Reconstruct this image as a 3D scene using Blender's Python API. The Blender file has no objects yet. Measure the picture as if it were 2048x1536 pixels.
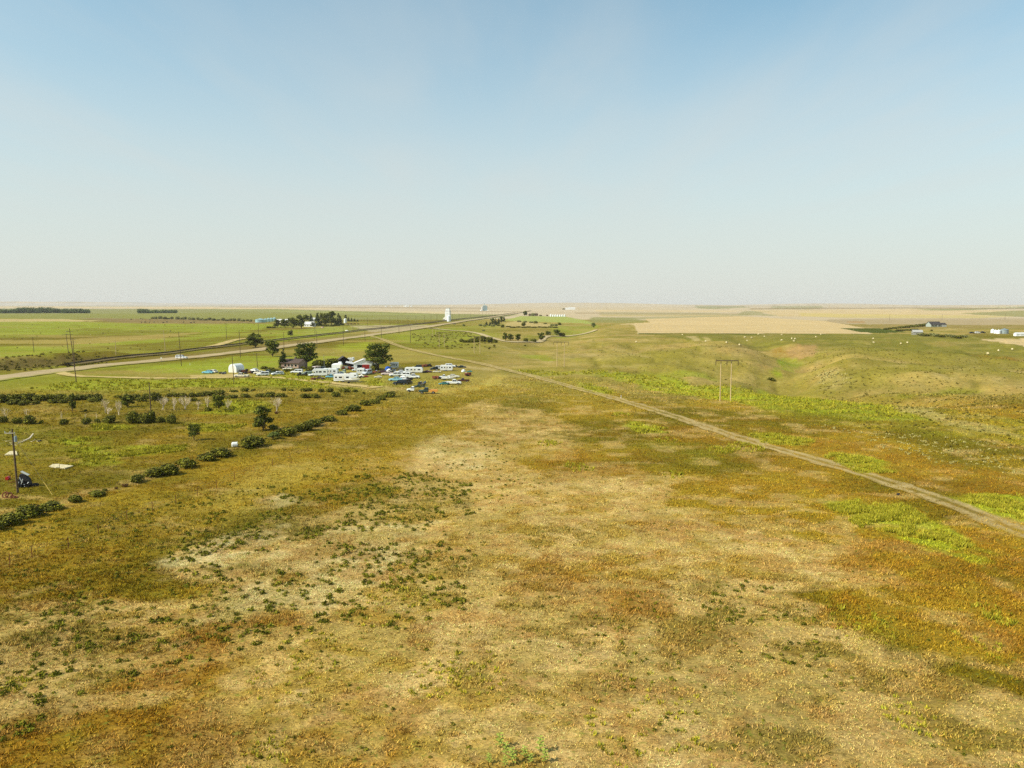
import bpy, math, random
import numpy as np
from mathutils import Vector, Matrix

random.seed(7)
RNG = np.random.default_rng(11)
scn = bpy.context.scene
COL = scn.collection
R = math.radians

# ---------------------------------------------------------------- camera, sky, sun, exposure
CAM_H = 28.0
HAZE = 4.0e-5
F = 1559.0                                   # focal length in pixels of the 2048 px wide photograph
PITCH = math.atan((768 - 609) / F)
cam = bpy.data.cameras.new("camera")
cam.sensor_width = 36.0
cam.lens = F / 2048 * 36.0
cam.clip_start = 0.5
cam.clip_end = 200000
camo = bpy.data.objects.new("camera", cam)
camo.location = (0, 0, CAM_H)
camo.rotation_euler = (math.pi / 2 - PITCH, 0, 0)
COL.objects.link(camo)
scn.camera = camo

SUN_AZ, SUN_EL = 20.0, 41.0                  # sun stands to the left and a little behind the camera
sv = Vector((-math.cos(R(SUN_AZ)) * math.cos(R(SUN_EL)), -math.sin(R(SUN_AZ)) * math.cos(R(SUN_EL)), math.sin(R(SUN_EL))))
sl = bpy.data.lights.new("sun", 'SUN')
sl.energy = 4.6
sl.angle = R(0.5)
sl.color = (1.0, 0.95, 0.86)
slo = bpy.data.objects.new("sun", sl)
slo.rotation_euler = sv.to_track_quat('Z', 'Y').to_euler()
slo.location = (-60, -20, 60)
COL.objects.link(slo)

world = bpy.data.worlds.new("World")
scn.world = world
world.use_nodes = True
wt = world.node_tree
wt.nodes.clear()
def wn(t, **k):
    n = wt.nodes.new(t)
    for a, b in k.items():
        setattr(n, a, b)
    return n
sky = wn('ShaderNodeTexSky', sky_type='NISHITA', sun_disc=False)
sky.sun_elevation = R(SUN_EL)
sky.sun_rotation = math.atan2(sv.x, sv.y)
sky.altitude = 900
sky.air_density = 1.0
sky.dust_density = 1.6
sky.ozone_density = 1.0
tc = wn('ShaderNodeTexCoord')
sep = wn('ShaderNodeSeparateXYZ')
wt.links.new(tc.outputs['Generated'], sep.inputs[0])
# thin cirrus veil: noise on the sky projected to a plane high above
mz = wn('ShaderNodeMath', operation='MAXIMUM'); mz.inputs[1].default_value = 0.06
wt.links.new(sep.outputs['Z'], mz.inputs[0])
dvx = wn('ShaderNodeMath', operation='DIVIDE'); dvy = wn('ShaderNodeMath', operation='DIVIDE')
wt.links.new(sep.outputs['X'], dvx.inputs[0]); wt.links.new(mz.outputs[0], dvx.inputs[1])
wt.links.new(sep.outputs['Y'], dvy.inputs[0]); wt.links.new(mz.outputs[0], dvy.inputs[1])
cmb = wn('ShaderNodeCombineXYZ')
wt.links.new(dvx.outputs[0], cmb.inputs[0]); wt.links.new(dvy.outputs[0], cmb.inputs[1])
mp = wn('ShaderNodeMapping')
mp.inputs['Rotation'].default_value = (0, 0, R(-35))
mp.inputs['Scale'].default_value = (0.85, 0.2, 1)
mp.inputs['Location'].default_value = (2.3, 0.8, 0)
wt.links.new(cmb.outputs[0], mp.inputs[0])
nz = wn('ShaderNodeTexNoise')
nz.inputs['Scale'].default_value = 1.5
nz.inputs['Detail'].default_value = 6
nz.inputs['Roughness'].default_value = 0.5
nz.inputs['Distortion'].default_value = 0.3
wt.links.new(mp.outputs[0], nz.inputs['Vector'])
cr = wn('ShaderNodeMapRange', interpolation_type='SMOOTHSTEP')
cr.inputs['From Min'].default_value = 0.3
cr.inputs['From Max'].default_value = 0.76
cr.inputs['To Min'].default_value = 0.08
cr.inputs['To Max'].default_value = 0.32
wt.links.new(nz.outputs[0], cr.inputs['Value'])
mixc = wn('ShaderNodeMix', data_type='RGBA')
mixc.inputs['B'].default_value = (4.85, 4.87, 4.6, 1)
hz = wn('ShaderNodeMapRange', interpolation_type='SMOOTHSTEP')   # the veil is looked through at a slant near the horizon
hz.inputs['From Min'].default_value = 0.0; hz.inputs['From Max'].default_value = 0.42
hz.inputs['To Min'].default_value = 0.92; hz.inputs['To Max'].default_value = 0.0
wt.links.new(sep.outputs['Z'], hz.inputs['Value'])
mxm = wn('ShaderNodeMath', operation='ADD', use_clamp=True)
fz = wn('ShaderNodeMapRange', interpolation_type='SMOOTHSTEP')   # single wisps merge into an even veil low down
fz.inputs['From Min'].default_value = 0.05; fz.inputs['From Max'].default_value = 0.3
wt.links.new(sep.outputs['Z'], fz.inputs['Value'])
fm = wn('ShaderNodeMath', operation='MULTIPLY')
wt.links.new(cr.outputs[0], fm.inputs[0]); wt.links.new(fz.outputs[0], fm.inputs[1])
wt.links.new(fm.outputs[0], mxm.inputs[0]); wt.links.new(hz.outputs[0], mxm.inputs[1])
wt.links.new(mxm.outputs[0], mixc.inputs['Factor'])
wbal = wn('ShaderNodeVectorMath', operation='MULTIPLY')          # the camera's cool, cyan white balance
wbal.inputs[1].default_value = (0.90, 1.33, 1.19)
wt.links.new(sky.outputs[0], wbal.inputs[0])
wt.links.new(wbal.outputs[0], mixc.inputs['A'])
bg = wn('ShaderNodeBackground')
bg.inputs['Strength'].default_value = 0.115
wt.links.new(mixc.outputs['Result'], bg.inputs['Color'])
wo = wn('ShaderNodeOutputWorld')
wt.links.new(bg.outputs[0], wo.inputs['Surface'])

scn.view_settings.view_transform = 'Standard'
scn.view_settings.look = 'None'
scn.view_settings.exposure = 0.35
scn.view_settings.gamma = 1.0
scn.view_settings.use_curve_mapping = False
scn.cycles.use_denoising = False
scn.cycles.volume_bounces = 0
scn.cycles.max_bounces = 6
scn.cycles.diffuse_bounces = 2

# ---------------------------------------------------------------- helpers: noise, terrain, pixel rays
def _hash(ix, iy, seed):
    h = (ix.astype(np.int64) * 374761393 + iy.astype(np.int64) * 668265263 + seed * 1442695041) & 0xFFFFFFFF
    h = ((h ^ (h >> 13)) * 1274126177) & 0xFFFFFFFF
    h = (h ^ (h >> 16)) & 0xFFFFFFFF
    return h / 4294967295.0
def vnoise(x, y, seed=0):
    x = np.asarray(x, float); y = np.asarray(y, float)
    ix = np.floor(x); iy = np.floor(y)
    fx = x - ix; fy = y - iy
    fx = fx * fx * fx * (fx * (fx * 6 - 15) + 10); fy = fy * fy * fy * (fy * (fy * 6 - 15) + 10)
    a = _hash(ix, iy, seed); b = _hash(ix + 1, iy, seed); c = _hash(ix, iy + 1, seed); d = _hash(ix + 1, iy + 1, seed)
    return (a + (b - a) * fx) * (1 - fy) + (c + (d - c) * fx) * fy
def fbm(x, y, seed=0, o=4, g=0.5):
    s = 0; a = 1; t = 0
    c, sn = math.cos(0.6), math.sin(0.6)
    for k in range(o):
        s = s + a * vnoise(x, y, seed + k * 17); t += a; a *= g
        x, y = (x * c - y * sn) * 2.03 + 5.2, (x * sn + y * c) * 2.03 + 1.3
    return s / t                               # 0..1, mean .5
def sst(v, a, b):
    t = np.clip((v - a) / (b - a), 0, 1)
    return t * t * (3 - 2 * t)
CP, SP = math.cos(PITCH), math.sin(PITCH)
def W0(px, py):                                # pixel -> point on the flat ground
    px = np.asarray(px, float); py = np.asarray(py, float)
    dx = (px - 1024) / F; dz = (768 - py) / F
    vy = CP + dz * SP; vz = -SP + dz * CP
    t = CAM_H / np.maximum(-vz, 1e-4)
    return dx * t, vy * t
def seg_dist(x, y, pts):
    d = np.full(np.shape(x), 1e9)
    for (ax, ay), (bx, by) in zip(pts[:-1], pts[1:]):
        ex, ey = bx - ax, by - ay
        t = np.clip(((x - ax) * ex + (y - ay) * ey) / (ex * ex + ey * ey + 1e-9), 0, 1)
        d = np.minimum(d, np.hypot(x - ax - t * ex, y - ay - t * ey))
    return d
def W0L(pts):
    return [tuple(float(v) for v in W0(a, b)) for a, b in pts]
GULLY = W0L([(1490, 676), (1575, 706), (1610, 728), (1560, 750), (1640, 775), (1780, 792)])
GULLY2 = W0L([(1190, 652), (1120, 672), (1040, 692), (1120, 716), (1200, 708)])
BANK = W0L([(-260, 744), (-60, 734), (60, 725), (140, 719), (210, 714)])
HILLS = [(1330, 712, 60, 26, 5.0), (1460, 730, 34, 18, 3.2), (1250, 722, 46, 16, 3.0), (1690, 735, 40, 26, 5.5), (1830, 752, 45, 14, 2.5),
         (1900, 712, 80, 34, 6.0), (1130, 705, 34, 22, 3.0), (1520, 690, 60, 20, 3.0), (1400, 752, 40, 10, 1.6), (1250, 655, 90, 60, 4.0)]
HW = [(*[float(v) for v in W0(a, b)], sx, sy, h) for a, b, sx, sy, h in HILLS]
FARH = [(1150, 11000, 1800, 700, 52), (1380, 13000, 2600, 900, 48), (1680, 14000, 1800, 900, 44), (1950, 9000, 2600, 900, 30), (60, 33000, 9000, 1500, 150), (900, 20000, 3500, 900, 30)]
def H(x, y):
    x = np.asarray(x, float); y = np.asarray(y, float)
    r = np.hypot(x, y) + 1e-6
    h = 0.5 * (fbm(x / 45, y / 45, 3, 3) - 0.5) + 0.12 * (vnoise(x / 5, y / 5, 9) - 0.5) * (r < 400)
    m = sst(y, 215, 320) * (1 - sst(y, 560, 700)) * sst(x + 0.02 * y, 10, 75)
    hh = 7.5 * (fbm(x / 95, y / 80, 21, 4, 0.55) - 0.55) - 1.6 * (1 - np.abs(2 * fbm(x / 60, y / 60, 31, 3) - 1)) ** 3
    h = h + m * (1.5 * hh - 1.3 * (1 - np.abs(2 * fbm(x / 26 + 7, y / 34, 37, 3) - 1)) ** 4)
    for cx, cy, sx, sy, a in HW:
        h = h + a * np.exp(-((x - cx) / sx) ** 2 - ((y - cy) / sy) ** 2)
    d = seg_dist(x, y, GULLY)
    h = h - 5.5 * np.exp(-(d / 15) ** 2)
    d = seg_dist(x, y, GULLY2)
    h = h - 4.0 * np.exp(-(d / 26) ** 2)
    d = seg_dist(x, y, BANK)
    h = h + 3.4 * np.exp(-(d / 13) ** 2) * (0.75 + 0.5 * fbm(x / 9, y / 9, 5, 3))
    far = sst(y, 1500, 4500)
    h = h + far * 9 * (fbm(x / 1500, y / 900, 41, 3) - 0.5)
    mid = sst(r, 600, 1100) * (1 - far)
    h = h + mid * 1.8 * (fbm(x / 220, y / 180, 43, 3) - 0.5)
    for px, dist, sx, sy, a in FARH:
        cx = (px - 1024) / F * dist
        h = h + a * np.exp(-((x - cx) / sx) ** 2 - ((y - dist) / sy) ** 2)
    return h
_T = np.concatenate([np.geomspace(30, 1500, 520), np.geomspace(1510, 60000, 200)])
def G(px, py):                                 # pixel -> point where the ray meets the terrain
    scalar = np.ndim(px) == 0
    px = np.atleast_1d(np.asarray(px, float)); py = np.atleast_1d(np.asarray(py, float))
    dx = (px - 1024) / F; dz = (768 - py) / F
    vy = CP + dz * SP; vz = -SP + dz * CP
    X = dx[:, None] * _T; Y = vy[:, None] * _T; Z = CAM_H + vz[:, None] * _T
    D = Z - H(X, Y)
    k = np.argmax(D < 0, axis=1); k = np.where((D < 0).any(axis=1), np.maximum(k, 1), len(_T) - 1)
    i = np.arange(len(px))
    a, b = D[i, k - 1], D[i, k]
    w = np.clip(a / (a - b + 1e-12), 0, 1)
    t = _T[k - 1] + (_T[k] - _T[k - 1]) * w
    x, y = dx * t, vy * t
    z = H(x, y)
    if scalar:
        return Vector((float(x[0]), float(y[0]), float(z[0])))
    return x, y, z
def ground_at(x, y):
    return float(H(x, y))
def lin(c):
    c = np.asarray(c, float) / 255.0
    return np.where(c <= 0.04045, c / 12.92, ((c + 0.055) / 1.055) ** 2.4)
def inpoly(x, y, pts):
    c = np.zeros(np.shape(x), bool)
    n = len(pts)
    for i in range(n):
        ax, ay = pts[i]; bx, by = pts[(i + 1) % n]
        cond = ((ay > y) != (by > y))
        xi = (bx - ax) * (y - ay) / (by - ay + 1e-12) + ax
        c ^= cond & (x < xi)
    return c

# ---------------------------------------------------------------- materials
MATS = {}
def nodes_of(m):
    m.use_nodes = True
    nt = m.node_tree
    return nt, nt.nodes.get('Principled BSDF')
def mat(name, col, rough=0.7, metal=0.0, var=0.15, scale=2.0, emis=None, spec=0.3):
    """plain procedural material: a base colour broken up by two noises"""
    if name in MATS:
        return MATS[name]
    m = bpy.data.materials.new(name)
    nt, b = nodes_of(m)
    c = lin(col)
    tcn = nt.nodes.new('ShaderNodeTexCoord')
    n1 = nt.nodes.new('ShaderNodeTexNoise'); n1.inputs['Scale'].default_value = scale; n1.inputs['Detail'].default_value = 4
    nt.links.new(tcn.outputs['Object'], n1.inputs['Vector'])
    rp = nt.nodes.new('ShaderNodeValToRGB')
    rp.color_ramp.elements[0].position = 0.3; rp.color_ramp.elements[1].position = 0.7
    rp.color_ramp.elements[0].color = (*np.clip(c * (1 - var), 0, 1), 1)
    rp.color_ramp.elements[1].color = (*np.clip(c * (1 + var), 0, 1), 1)
    nt.links.new(n1.outputs[0], rp.inputs[0])
    nt.links.new(rp.outputs[0], b.inputs['Base Color'])
    b.inputs['Roughness'].default_value = rough
    b.inputs['Metallic'].default_value = metal
    b.inputs['Specular IOR Level'].default_value = spec
    MATS[name] = m
    return m
def attr_mat(name, rough=0.95, spec=0.05, trans=0.0):
    m = bpy.data.materials.new(name)
    nt, b = nodes_of(m)
    a = nt.nodes.new('ShaderNodeAttribute'); a.attribute_name = 'tint'
    nt.links.new(a.outputs['Color'], b.inputs['Base Color'])
    b.inputs['Roughness'].default_value = rough
    b.inputs['Specular IOR Level'].default_value = spec
    MATS[name] = m
    return m
# ---------------------------------------------------------------- ground colours, laid out as patches on the land
C = dict(straw=(232, 192, 116), pale=(246, 220, 152), ochre=(176, 144, 40), rust=(166, 118, 32), olive=(132, 114, 24), green=(152, 148, 38),
         lime=(178, 182, 42), bright=(168, 174, 46), hill=(192, 164, 84), hillg=(168, 150, 58), tan=(236, 202, 142), pink=(224, 198, 156),
         brown=(160, 130, 82), dkgreen=(88, 96, 20), cut=(112, 92, 44), sand=(222, 192, 124), farg=(160, 154, 86), road=(206, 180, 134),
         redd=(198, 154, 96), yell=(226, 200, 96), grey=(178, 168, 150), sage=(128, 118, 44), mown=(140, 132, 44), palegreen=(184, 186, 90))
# colour, outline in photo pixels (cast onto the land), edge softness px, edge wander px, strength
PATCH = [
 # far plain bands
 ('pink', [(-300, 611), (700, 611), (2400, 611), (2400, 640), (1200, 640), (-300, 622)], 2, 4, 1),
 ('brown', [(1060, 611), (1300, 610.2), (1700, 610.6), (1700, 612), (1300, 612), (1060, 612.2)], 2, 4, .7),
 ('farg', [(-300, 612), (300, 612), (560, 612.3), (560, 613.2), (-300, 613.4)], 2, 4, .5),
 ('tan', [(-300, 613), (60, 612.6), (420, 615), (800, 618), (560, 618.5), (200, 616), (-300, 615)], 2, 4, 1),
 ('brown', [(440, 613.2), (800, 614), (1000, 616.5), (960, 617.6), (700, 616), (440, 614.6)], 2, 4, .5),
 ('pale', [(700, 622), (1030, 624), (1030, 629), (800, 628), (640, 625)], 2, 4, .6),
 ('brown', [(890, 621.5), (1000, 622), (1110, 623.5), (1010, 624.2), (880, 623)], 2, 4, .5),
 ('pink', [(900, 624), (1400, 622), (2400, 626), (2400, 650), (1700, 648), (1300, 640), (900, 632)], 2, 4, .8),
 ('brown', [(1150, 624.5), (1500, 627), (1500, 630), (1300, 630), (1150, 628)], 2, 4, .35),
 ('tan', [(1190, 620), (1500, 621), (1450, 623.5), (1190, 623)], 2, 3, .8),
 ('tan', [(1200, 629), (1440, 629.5), (1480, 632), (1200, 633)], 2, 3, .9),
 ('farg', [(1390, 612.5), (1490, 612), (1500, 615), (1430, 618), (1395, 617)], 2, 5, .8),
 ('farg', [(1545, 612), (1640, 612), (1650, 615), (1620, 619), (1545, 618.5)], 2, 5, .7),
 ('farg', [(1490, 622), (1560, 622), (1520, 627), (1600, 633), (1470, 630)], 3, 6, .6),
 ('farg', [(1200, 624), (1430, 625.5), (1500, 631), (1440, 633), (1200, 632)], 3, 4, .35),
 ('tan', [(1500, 620), (1800, 618), (2400, 624), (2400, 632), (1900, 632), (1700, 633), (1560, 633)], 2, 4, .75),
 ('yell', [(1600, 626), (1800, 629), (2040, 632), (1960, 636.5), (1700, 636), (1600, 632)], 2, 3, .5),
 ('farg', [(1830, 617), (2010, 614), (2400, 616), (2400, 617.5), (2010, 617), (1900, 621), (1850, 620.5)], 2, 3, .9),
 ('pale', [(1790, 616), (2048, 612.6), (2048, 614), (1840, 619)], 2, 2, .8),
 ('farg', [(1920, 627), (2048, 621), (2400, 620), (2400, 636), (2048, 634), (1960, 630)], 2, 3, .8),
 ('brown', [(1660, 638), (2400, 636), (2400, 660), (1700, 657), (1640, 645)], 2, 3, .35),
 ('farg', [(1180, 636), (1300, 634), (1480, 631.5), (1500, 633), (1290, 639), (1180, 642)], 2, 3, .55),
 ('brown', [(1500, 616), (1800, 614.5), (2400, 618), (2400, 620), (1800, 617.5), (1500, 619)], 2, 4, .6),
 ('redd', [(1694, 642.5), (1729, 642), (1730, 645.5), (1694, 646)], 1, 1, .8),
 # green land on the left
 ('farg', [(-300, 618), (60, 617), (560, 618), (900, 628), (1040, 629), (960, 640), (400, 640), (-300, 634)], 2, 3, 1),
 ('green', [(-300, 627), (300, 627), (500, 624), (800, 633), (600, 640), (200, 637), (-300, 636)], 8, 8, .55),
 ('palegreen', [(420, 620), (560, 620), (860, 629), (860, 631), (520, 623)], 4, 4, .5),
 ('sand', [(-300, 638), (120, 638), (210, 642), (60, 644.5), (-300, 646)], 3, 5, .9),
 ('brown', [(150, 636), (520, 641), (520, 646), (400, 648), (230, 645)], 4, 6, .75),
 ('bright', [(-300, 648), (120, 642), (300, 648), (560, 647), (520, 660), (420, 672), (150, 668), (-300, 674)], 6, 10, .85),
 ('olive', [(150, 655), (360, 662), (420, 668), (300, 676), (150, 672)], 8, 14, .6),
 ('hill', [(-300, 678), (110, 680), (330, 668), (420, 663), (330, 676), (200, 688), (-300, 688)], 4, 10, .75),
 ('bright', [(-300, 690), (120, 692), (400, 672), (560, 660), (690, 655), (690, 668), (560, 684), (300, 706), (100, 712), (-300, 716)], 6, 14, .7),
 ('olive', [(150, 696), (330, 684), (480, 670), (560, 672), (500, 690), (300, 708), (150, 708)], 6, 10, .85),
 ('cut', [(-300, 728), (0, 723), (60, 718), (140, 713), (235, 714), (230, 721), (137, 730), (60, 737), (0, 741), (-300, 750)], 4, 12, .9),
 ('bright', [(-300, 762), (0, 754), (110, 744), (330, 722), (300, 728), (0, 764)], 6, 8, .5),
 ('brown', [(240, 722), (420, 702), (640, 676), (800, 656), (700, 676), (560, 692), (330, 716)], 6, 8, .5),
 ('palegreen', [(640, 652), (700, 655), (740, 650), (740, 662), (660, 668), (600, 668)], 6, 8, .5),
 ('pink', [(700, 652), (800, 650), (880, 650), (800, 662), (740, 664)], 4, 8, .6),
 ('lime', [(690, 688), (740, 683), (760, 692), (740, 702), (690, 704), (670, 697)], 8, 10, .8),
 ('bright', [(780, 662), (1000, 648), (1010, 676), (900, 690), (800, 684)], 10, 16, .5),
 ('sage', [(820, 672), (910, 664), (925, 682), (840, 686)], 8, 12, .6),
 # the middle: old farm site and the green meadow above it
 ('palegreen', [(1010, 640), (1040, 632), (1130, 633), (1180, 643), (1190, 648), (1000, 641)], 2, 3, 1),
 ('sand', [(1010, 646), (1034, 642), (1120, 650), (1115, 656), (1010, 655)], 3, 6, .7),
 ('olive', [(930, 656), (1000, 658), (1110, 660), (1150, 660), (1130, 670), (1000, 668), (940, 662)], 4, 8, .5),
 ('green', [(1040, 672), (1090, 672), (1080, 682), (1045, 680)], 4, 6, .8),
 ('bright', [(1100, 652), (1200, 650), (1190, 664), (1140, 676), (1105, 676)], 4, 8, .7),
 ('hill', [(1000, 664), (1090, 663), (1080, 671), (1010, 668)], 4, 8, .7),
 # valley hills on the right
 ('tan', [(1270, 652), (1240, 648), (1300, 645), (1290, 638), (1480, 632), (1650, 642), (1760, 662), (1740, 668), (1276, 666)], 1, 1, 1),
 ('farg', [(1180, 634), (1270, 636), (1290, 645), (1180, 646)], 4, 8, .7),
 ('dkgreen', [(1276, 666), (1500, 667.5), (1770, 668.5), (1770, 670), (1276, 668)], 1, 1, .8),
 ('mown', [(1290, 668), (1500, 669), (1800, 668), (2400, 680), (2400, 716), (1900, 712), (1800, 706), (1620, 694), (1480, 690), (1380, 680)], 4, 8, .9),
 ('sand', [(1370, 672), (1390, 672), (1404, 682), (1384, 682)], 3, 4, .7),
 ('sand', [(1404, 674), (1414, 674), (1424, 682), (1412, 682)], 3, 4, .5),
 ('dkgreen', [(1677, 656), (1760, 657), (1815, 664), (1760, 667), (1720, 664)], 1, 1, 1),
 ('tan', [(1960, 678), (2048, 677), (2400, 676), (2400, 708), (2048, 693)], 1, 1, 1),
 ('olive', [(1930, 668), (2400, 670), (2400, 676), (1960, 677)], 2, 3, .7),
 ('hillg', [(1650, 697), (1900, 710), (2048, 718), (2048, 730), (1800, 726), (1650, 712)], 10, 20, .5),
 ('redd', [(1570, 696), (1636, 690), (1626, 712), (1584, 716)], 4, 8, .75),
 ('rust', [(1540, 700), (1568, 696), (1584, 712), (1576, 722)], 6, 8, .8),
 ('bright', [(1562, 716), (1590, 720), (1606, 728), (1590, 744), (1552, 756), (1530, 750), (1552, 738), (1556, 728)], 4, 8, 1),
 ('rust', [(1950, 710), (2060, 716), (2060, 722), (1960, 718)], 6, 10, .6),
 ('sand', [(1640, 740), (1690, 742), (1684, 772), (1630, 770)], 10, 20, .35),
 ('hillg', [(1200, 700), (1500, 720), (1480, 740), (1250, 730)], 14, 26, .4),
 ('hillg', [(1230, 716), (1300, 720), (1290, 728), (1230, 726)], 8, 12, .6),
 ('lime', [(1200, 742), (1290, 752), (1400, 772), (1520, 780), (1660, 800), (1800, 818), (1870, 840), (1700, 836), (1560, 822), (1400, 794), (1280, 772), (1200, 752)], 8, 16, .9),
 ('bright', [(1270, 742), (1420, 752), (1420, 760), (1290, 752)], 8, 14, .6),
 ('bright', [(1040, 706), (1100, 712), (1160, 720), (1100, 722), (1040, 714)], 6, 10, .6),
 ('lime', [(1010, 740), (1120, 744), (1220, 742), (1200, 752), (1080, 752)], 8, 12, .45),
 ('green', [(1780, 790), (1920, 776), (1980, 778), (1900, 790), (1800, 796)], 6, 10, .7),
 ('sand', [(1180, 706), (1300, 716), (1220, 722), (1100, 716)], 8, 16, .3),
 ('sand', [(1800, 806), (1900, 836), (1980, 850), (2048, 870), (2048, 880), (1900, 850), (1780, 816)], 6, 12, .7),
 ('green', [(1500, 790), (2048, 836), (2400, 860), (2400, 900), (1900, 880), (1700, 850), (1500, 820)], 14, 26, .5),
 # yard
 ('bright', [(240, 740), (480, 712), (680, 712), (680, 735), (560, 735), (400, 750)], 6, 10, .9),
 ('lime', [(560, 744), (650, 744), (700, 760), (640, 775), (480, 772), (180, 782), (60, 776), (150, 762), (330, 758), (470, 758)], 8, 18, .65),
 ('sand', [(380, 750), (470, 748), (505, 754), (470, 758), (380, 757)], 4, 5, .9),
 ('hill', [(620, 744), (1000, 722), (1010, 770), (880, 800), (760, 775), (640, 765)], 10, 20, .45),
 ('sand', [(620, 760), (720, 768), (830, 778), (780, 782), (690, 774), (620, 768)], 6, 8, .7),
 ('sand', [(900, 728), (1000, 738), (990, 742), (900, 734)], 5, 6, .6),
 ('lime', [(740, 756), (770, 766), (760, 778), (735, 768)], 8, 10, .8),
 ('yell', [(860, 782), (960, 770), (1000, 745), (1010, 752), (980, 776), (880, 788)], 6, 8, .6),
 # shelter belt ground and dry grass foreground
 ('olive', [(-300, 800), (500, 790), (780, 784), (760, 800), (560, 860), (300, 945), (-300, 1040)], 10, 20, .7),
 ('green', [(-300, 850), (100, 850), (250, 900), (60, 930), (-300, 960)], 16, 30, .4),
 ('lime', [(440, 800), (520, 804), (560, 812), (480, 830), (400, 826)], 8, 16, .7),
 ('lime', [(380, 846), (480, 848), (470, 860), (385, 862)], 8, 12, .7),
 ('lime', [(120, 878), (172, 876), (176, 888), (130, 890)], 6, 8, .9),
 ('lime', [(150, 896), (200, 892), (240, 924), (180, 932)], 8, 12, .6),
 ('lime', [(240, 896), (300, 890), (370, 892), (350, 908), (250, 912)], 8, 12, .7),
 ('lime', [(190, 848), (270, 850), (260, 858), (190, 860)], 8, 10, .8),
 ('ochre', [(-300, 1060), (300, 975), (560, 900), (800, 800), (960, 770), (1040, 780), (960, 820), (860, 900), (700, 960), (480, 1040), (200, 1140), (-300, 1260)], 20, 30, .8),
 ('olive', [(700, 830), (960, 780), (1000, 800), (860, 880), (720, 900)], 20, 40, .35),
 ('straw', [(930, 806), (1000, 802), (1050, 836), (1150, 862), (1175, 890), (1050, 915), (1020, 960), (900, 990), (860, 960), (850, 900), (880, 880), (900, 846)], 24, 50, .85),
 ('straw', [(820, 900), (1000, 900), (1100, 960), (1250, 950), (1390, 958), (1330, 1000), (1380, 1030), (1560, 1060), (1700, 1090), (1780, 1150), (1690, 1180),
            (1500, 1200), (1300, 1230), (1250, 1536), (900, 1700), (400, 1700), (350, 1400), (600, 1300), (480, 1210), (340, 1150), (330, 1110), (500, 1060), (700, 1010), (850, 960)], 16, 44, .95),
 ('straw', [(1250, 1200), (1600, 1200), (1750, 1260), (1840, 1330), (2048, 1400), (2300, 1500), (2300, 1800), (900, 1800), (1200, 1400)], 20, 60, .95),
 ('straw', [(-200, 1270), (250, 1180), (480, 1210), (520, 1300), (300, 1400), (100, 1420), (-200, 1500)], 24, 60, .75),
 ('pale', [(330, 1120), (400, 1100), (470, 1070), (560, 1040), (560, 1080), (440, 1140), (340, 1150)], 10, 24, .8),
 ('pale', [(500, 1000), (560, 990), (600, 1000), (540, 1020)], 8, 14, .9),
 ('pale', [(840, 880), (880, 870), (1000, 900), (980, 940), (860, 940)], 14, 24, .45),
 ('pale', [(560, 1100), (760, 1040), (900, 1060), (760, 1180), (540, 1240), (400, 1220)], 20, 50, .45),
 ('sage', [(500, 1010), (640, 980), (760, 950), (860, 950), (950, 980), (940, 1030), (840, 1040), (700, 1060), (560, 1080), (420, 1100), (330, 1080), (420, 1040)], 16, 36, .5),
 ('rust', [(1000, 1130), (1140, 1100), (1240, 1140), (1370, 1180), (1300, 1220), (1150, 1215), (1010, 1180)], 16, 36, .7),
 ('rust', [(1070, 905), (1180, 900), (1290, 930), (1230, 958), (1110, 950)], 12, 26, .6),
 ('rust', [(1200, 1030), (1330, 1020), (1400, 1060), (1280, 1070)], 12, 30, .4),
 ('rust', [(560, 1140), (600, 1130), (640, 1150), (560, 1170)], 12, 20, .5),
 ('rust', [(1590, 1190), (1700, 1180), (1740, 1230), (1660, 1260), (1590, 1240)], 16, 34, .7),
 ('rust', [(1700, 1030), (1900, 1040), (2300, 1180), (2300, 1400), (2000, 1330), (1850, 1230), (1780, 1140), (1620, 1080)], 40, 90, .68),
 ('rust', [(1340, 850), (1560, 880), (1700, 940), (1900, 1010), (1700, 1000), (1500, 930), (1330, 880)], 12, 20, .35),
 ('rust', [(1560, 862), (1800, 900), (2048, 960), (2300, 1000), (2300, 1080), (2048, 1030), (1800, 950), (1620, 900)], 14, 26, .55),
 ('rust', [(120, 1400), (330, 1280), (520, 1240), (560, 1290), (430, 1400), (480, 1500), (300, 1700), (0, 1700)], 40, 90, .78),
 ('rust', [(600, 1480), (800, 1440), (900, 1536), (860, 1640), (560, 1640)], 20, 50, .7),
 ('rust', [(1150, 1490), (1300, 1480), (1340, 1600), (1150, 1640)], 20, 50, .5),
 ('rust', [(-200, 1120), (100, 1100), (300, 1110), (330, 1160), (200, 1200), (-200, 1260)], 20, 50, .4),
 ('green', [(1780, 1420), (1960, 1400), (2040, 1480), (1900, 1520)], 30, 60, .3),
 ('green', [(780, 1180), (860, 1150), (900, 1200), (820, 1260)], 20, 50, .35),
 ('green', [(1330, 880), (1480, 900), (1420, 930), (1250, 900)], 12, 26, .35),
 ('yell', [(360, 1030), (470, 940), (620, 920), (700, 930), (500, 1000), (430, 1040)], 20, 40, .25),
 ('lime', [(1660, 1004), (1720, 1000), (1780, 1020), (1860, 1040), (1960, 1090), (1980, 1116), (1920, 1112), (1820, 1082), (1740, 1050), (1670, 1024)], 8, 16, .8),
 ('lime', [(1255, 842), (1300, 848), (1345, 866), (1300, 868), (1255, 854)], 6, 10, .9),
 ('lime', [(1500, 870), (1560, 868), (1640, 880), (1600, 892), (1520, 884)], 6, 14, .7),
 ('lime', [(1665, 906), (1720, 910), (1770, 922), (1800, 946), (1720, 948), (1672, 926)], 6, 14, .8),
 ('lime', [(1910, 996), (2000, 990), (2300, 1010), (2300, 1090), (2048, 1044), (1960, 1020)], 6, 14, .85),
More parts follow.
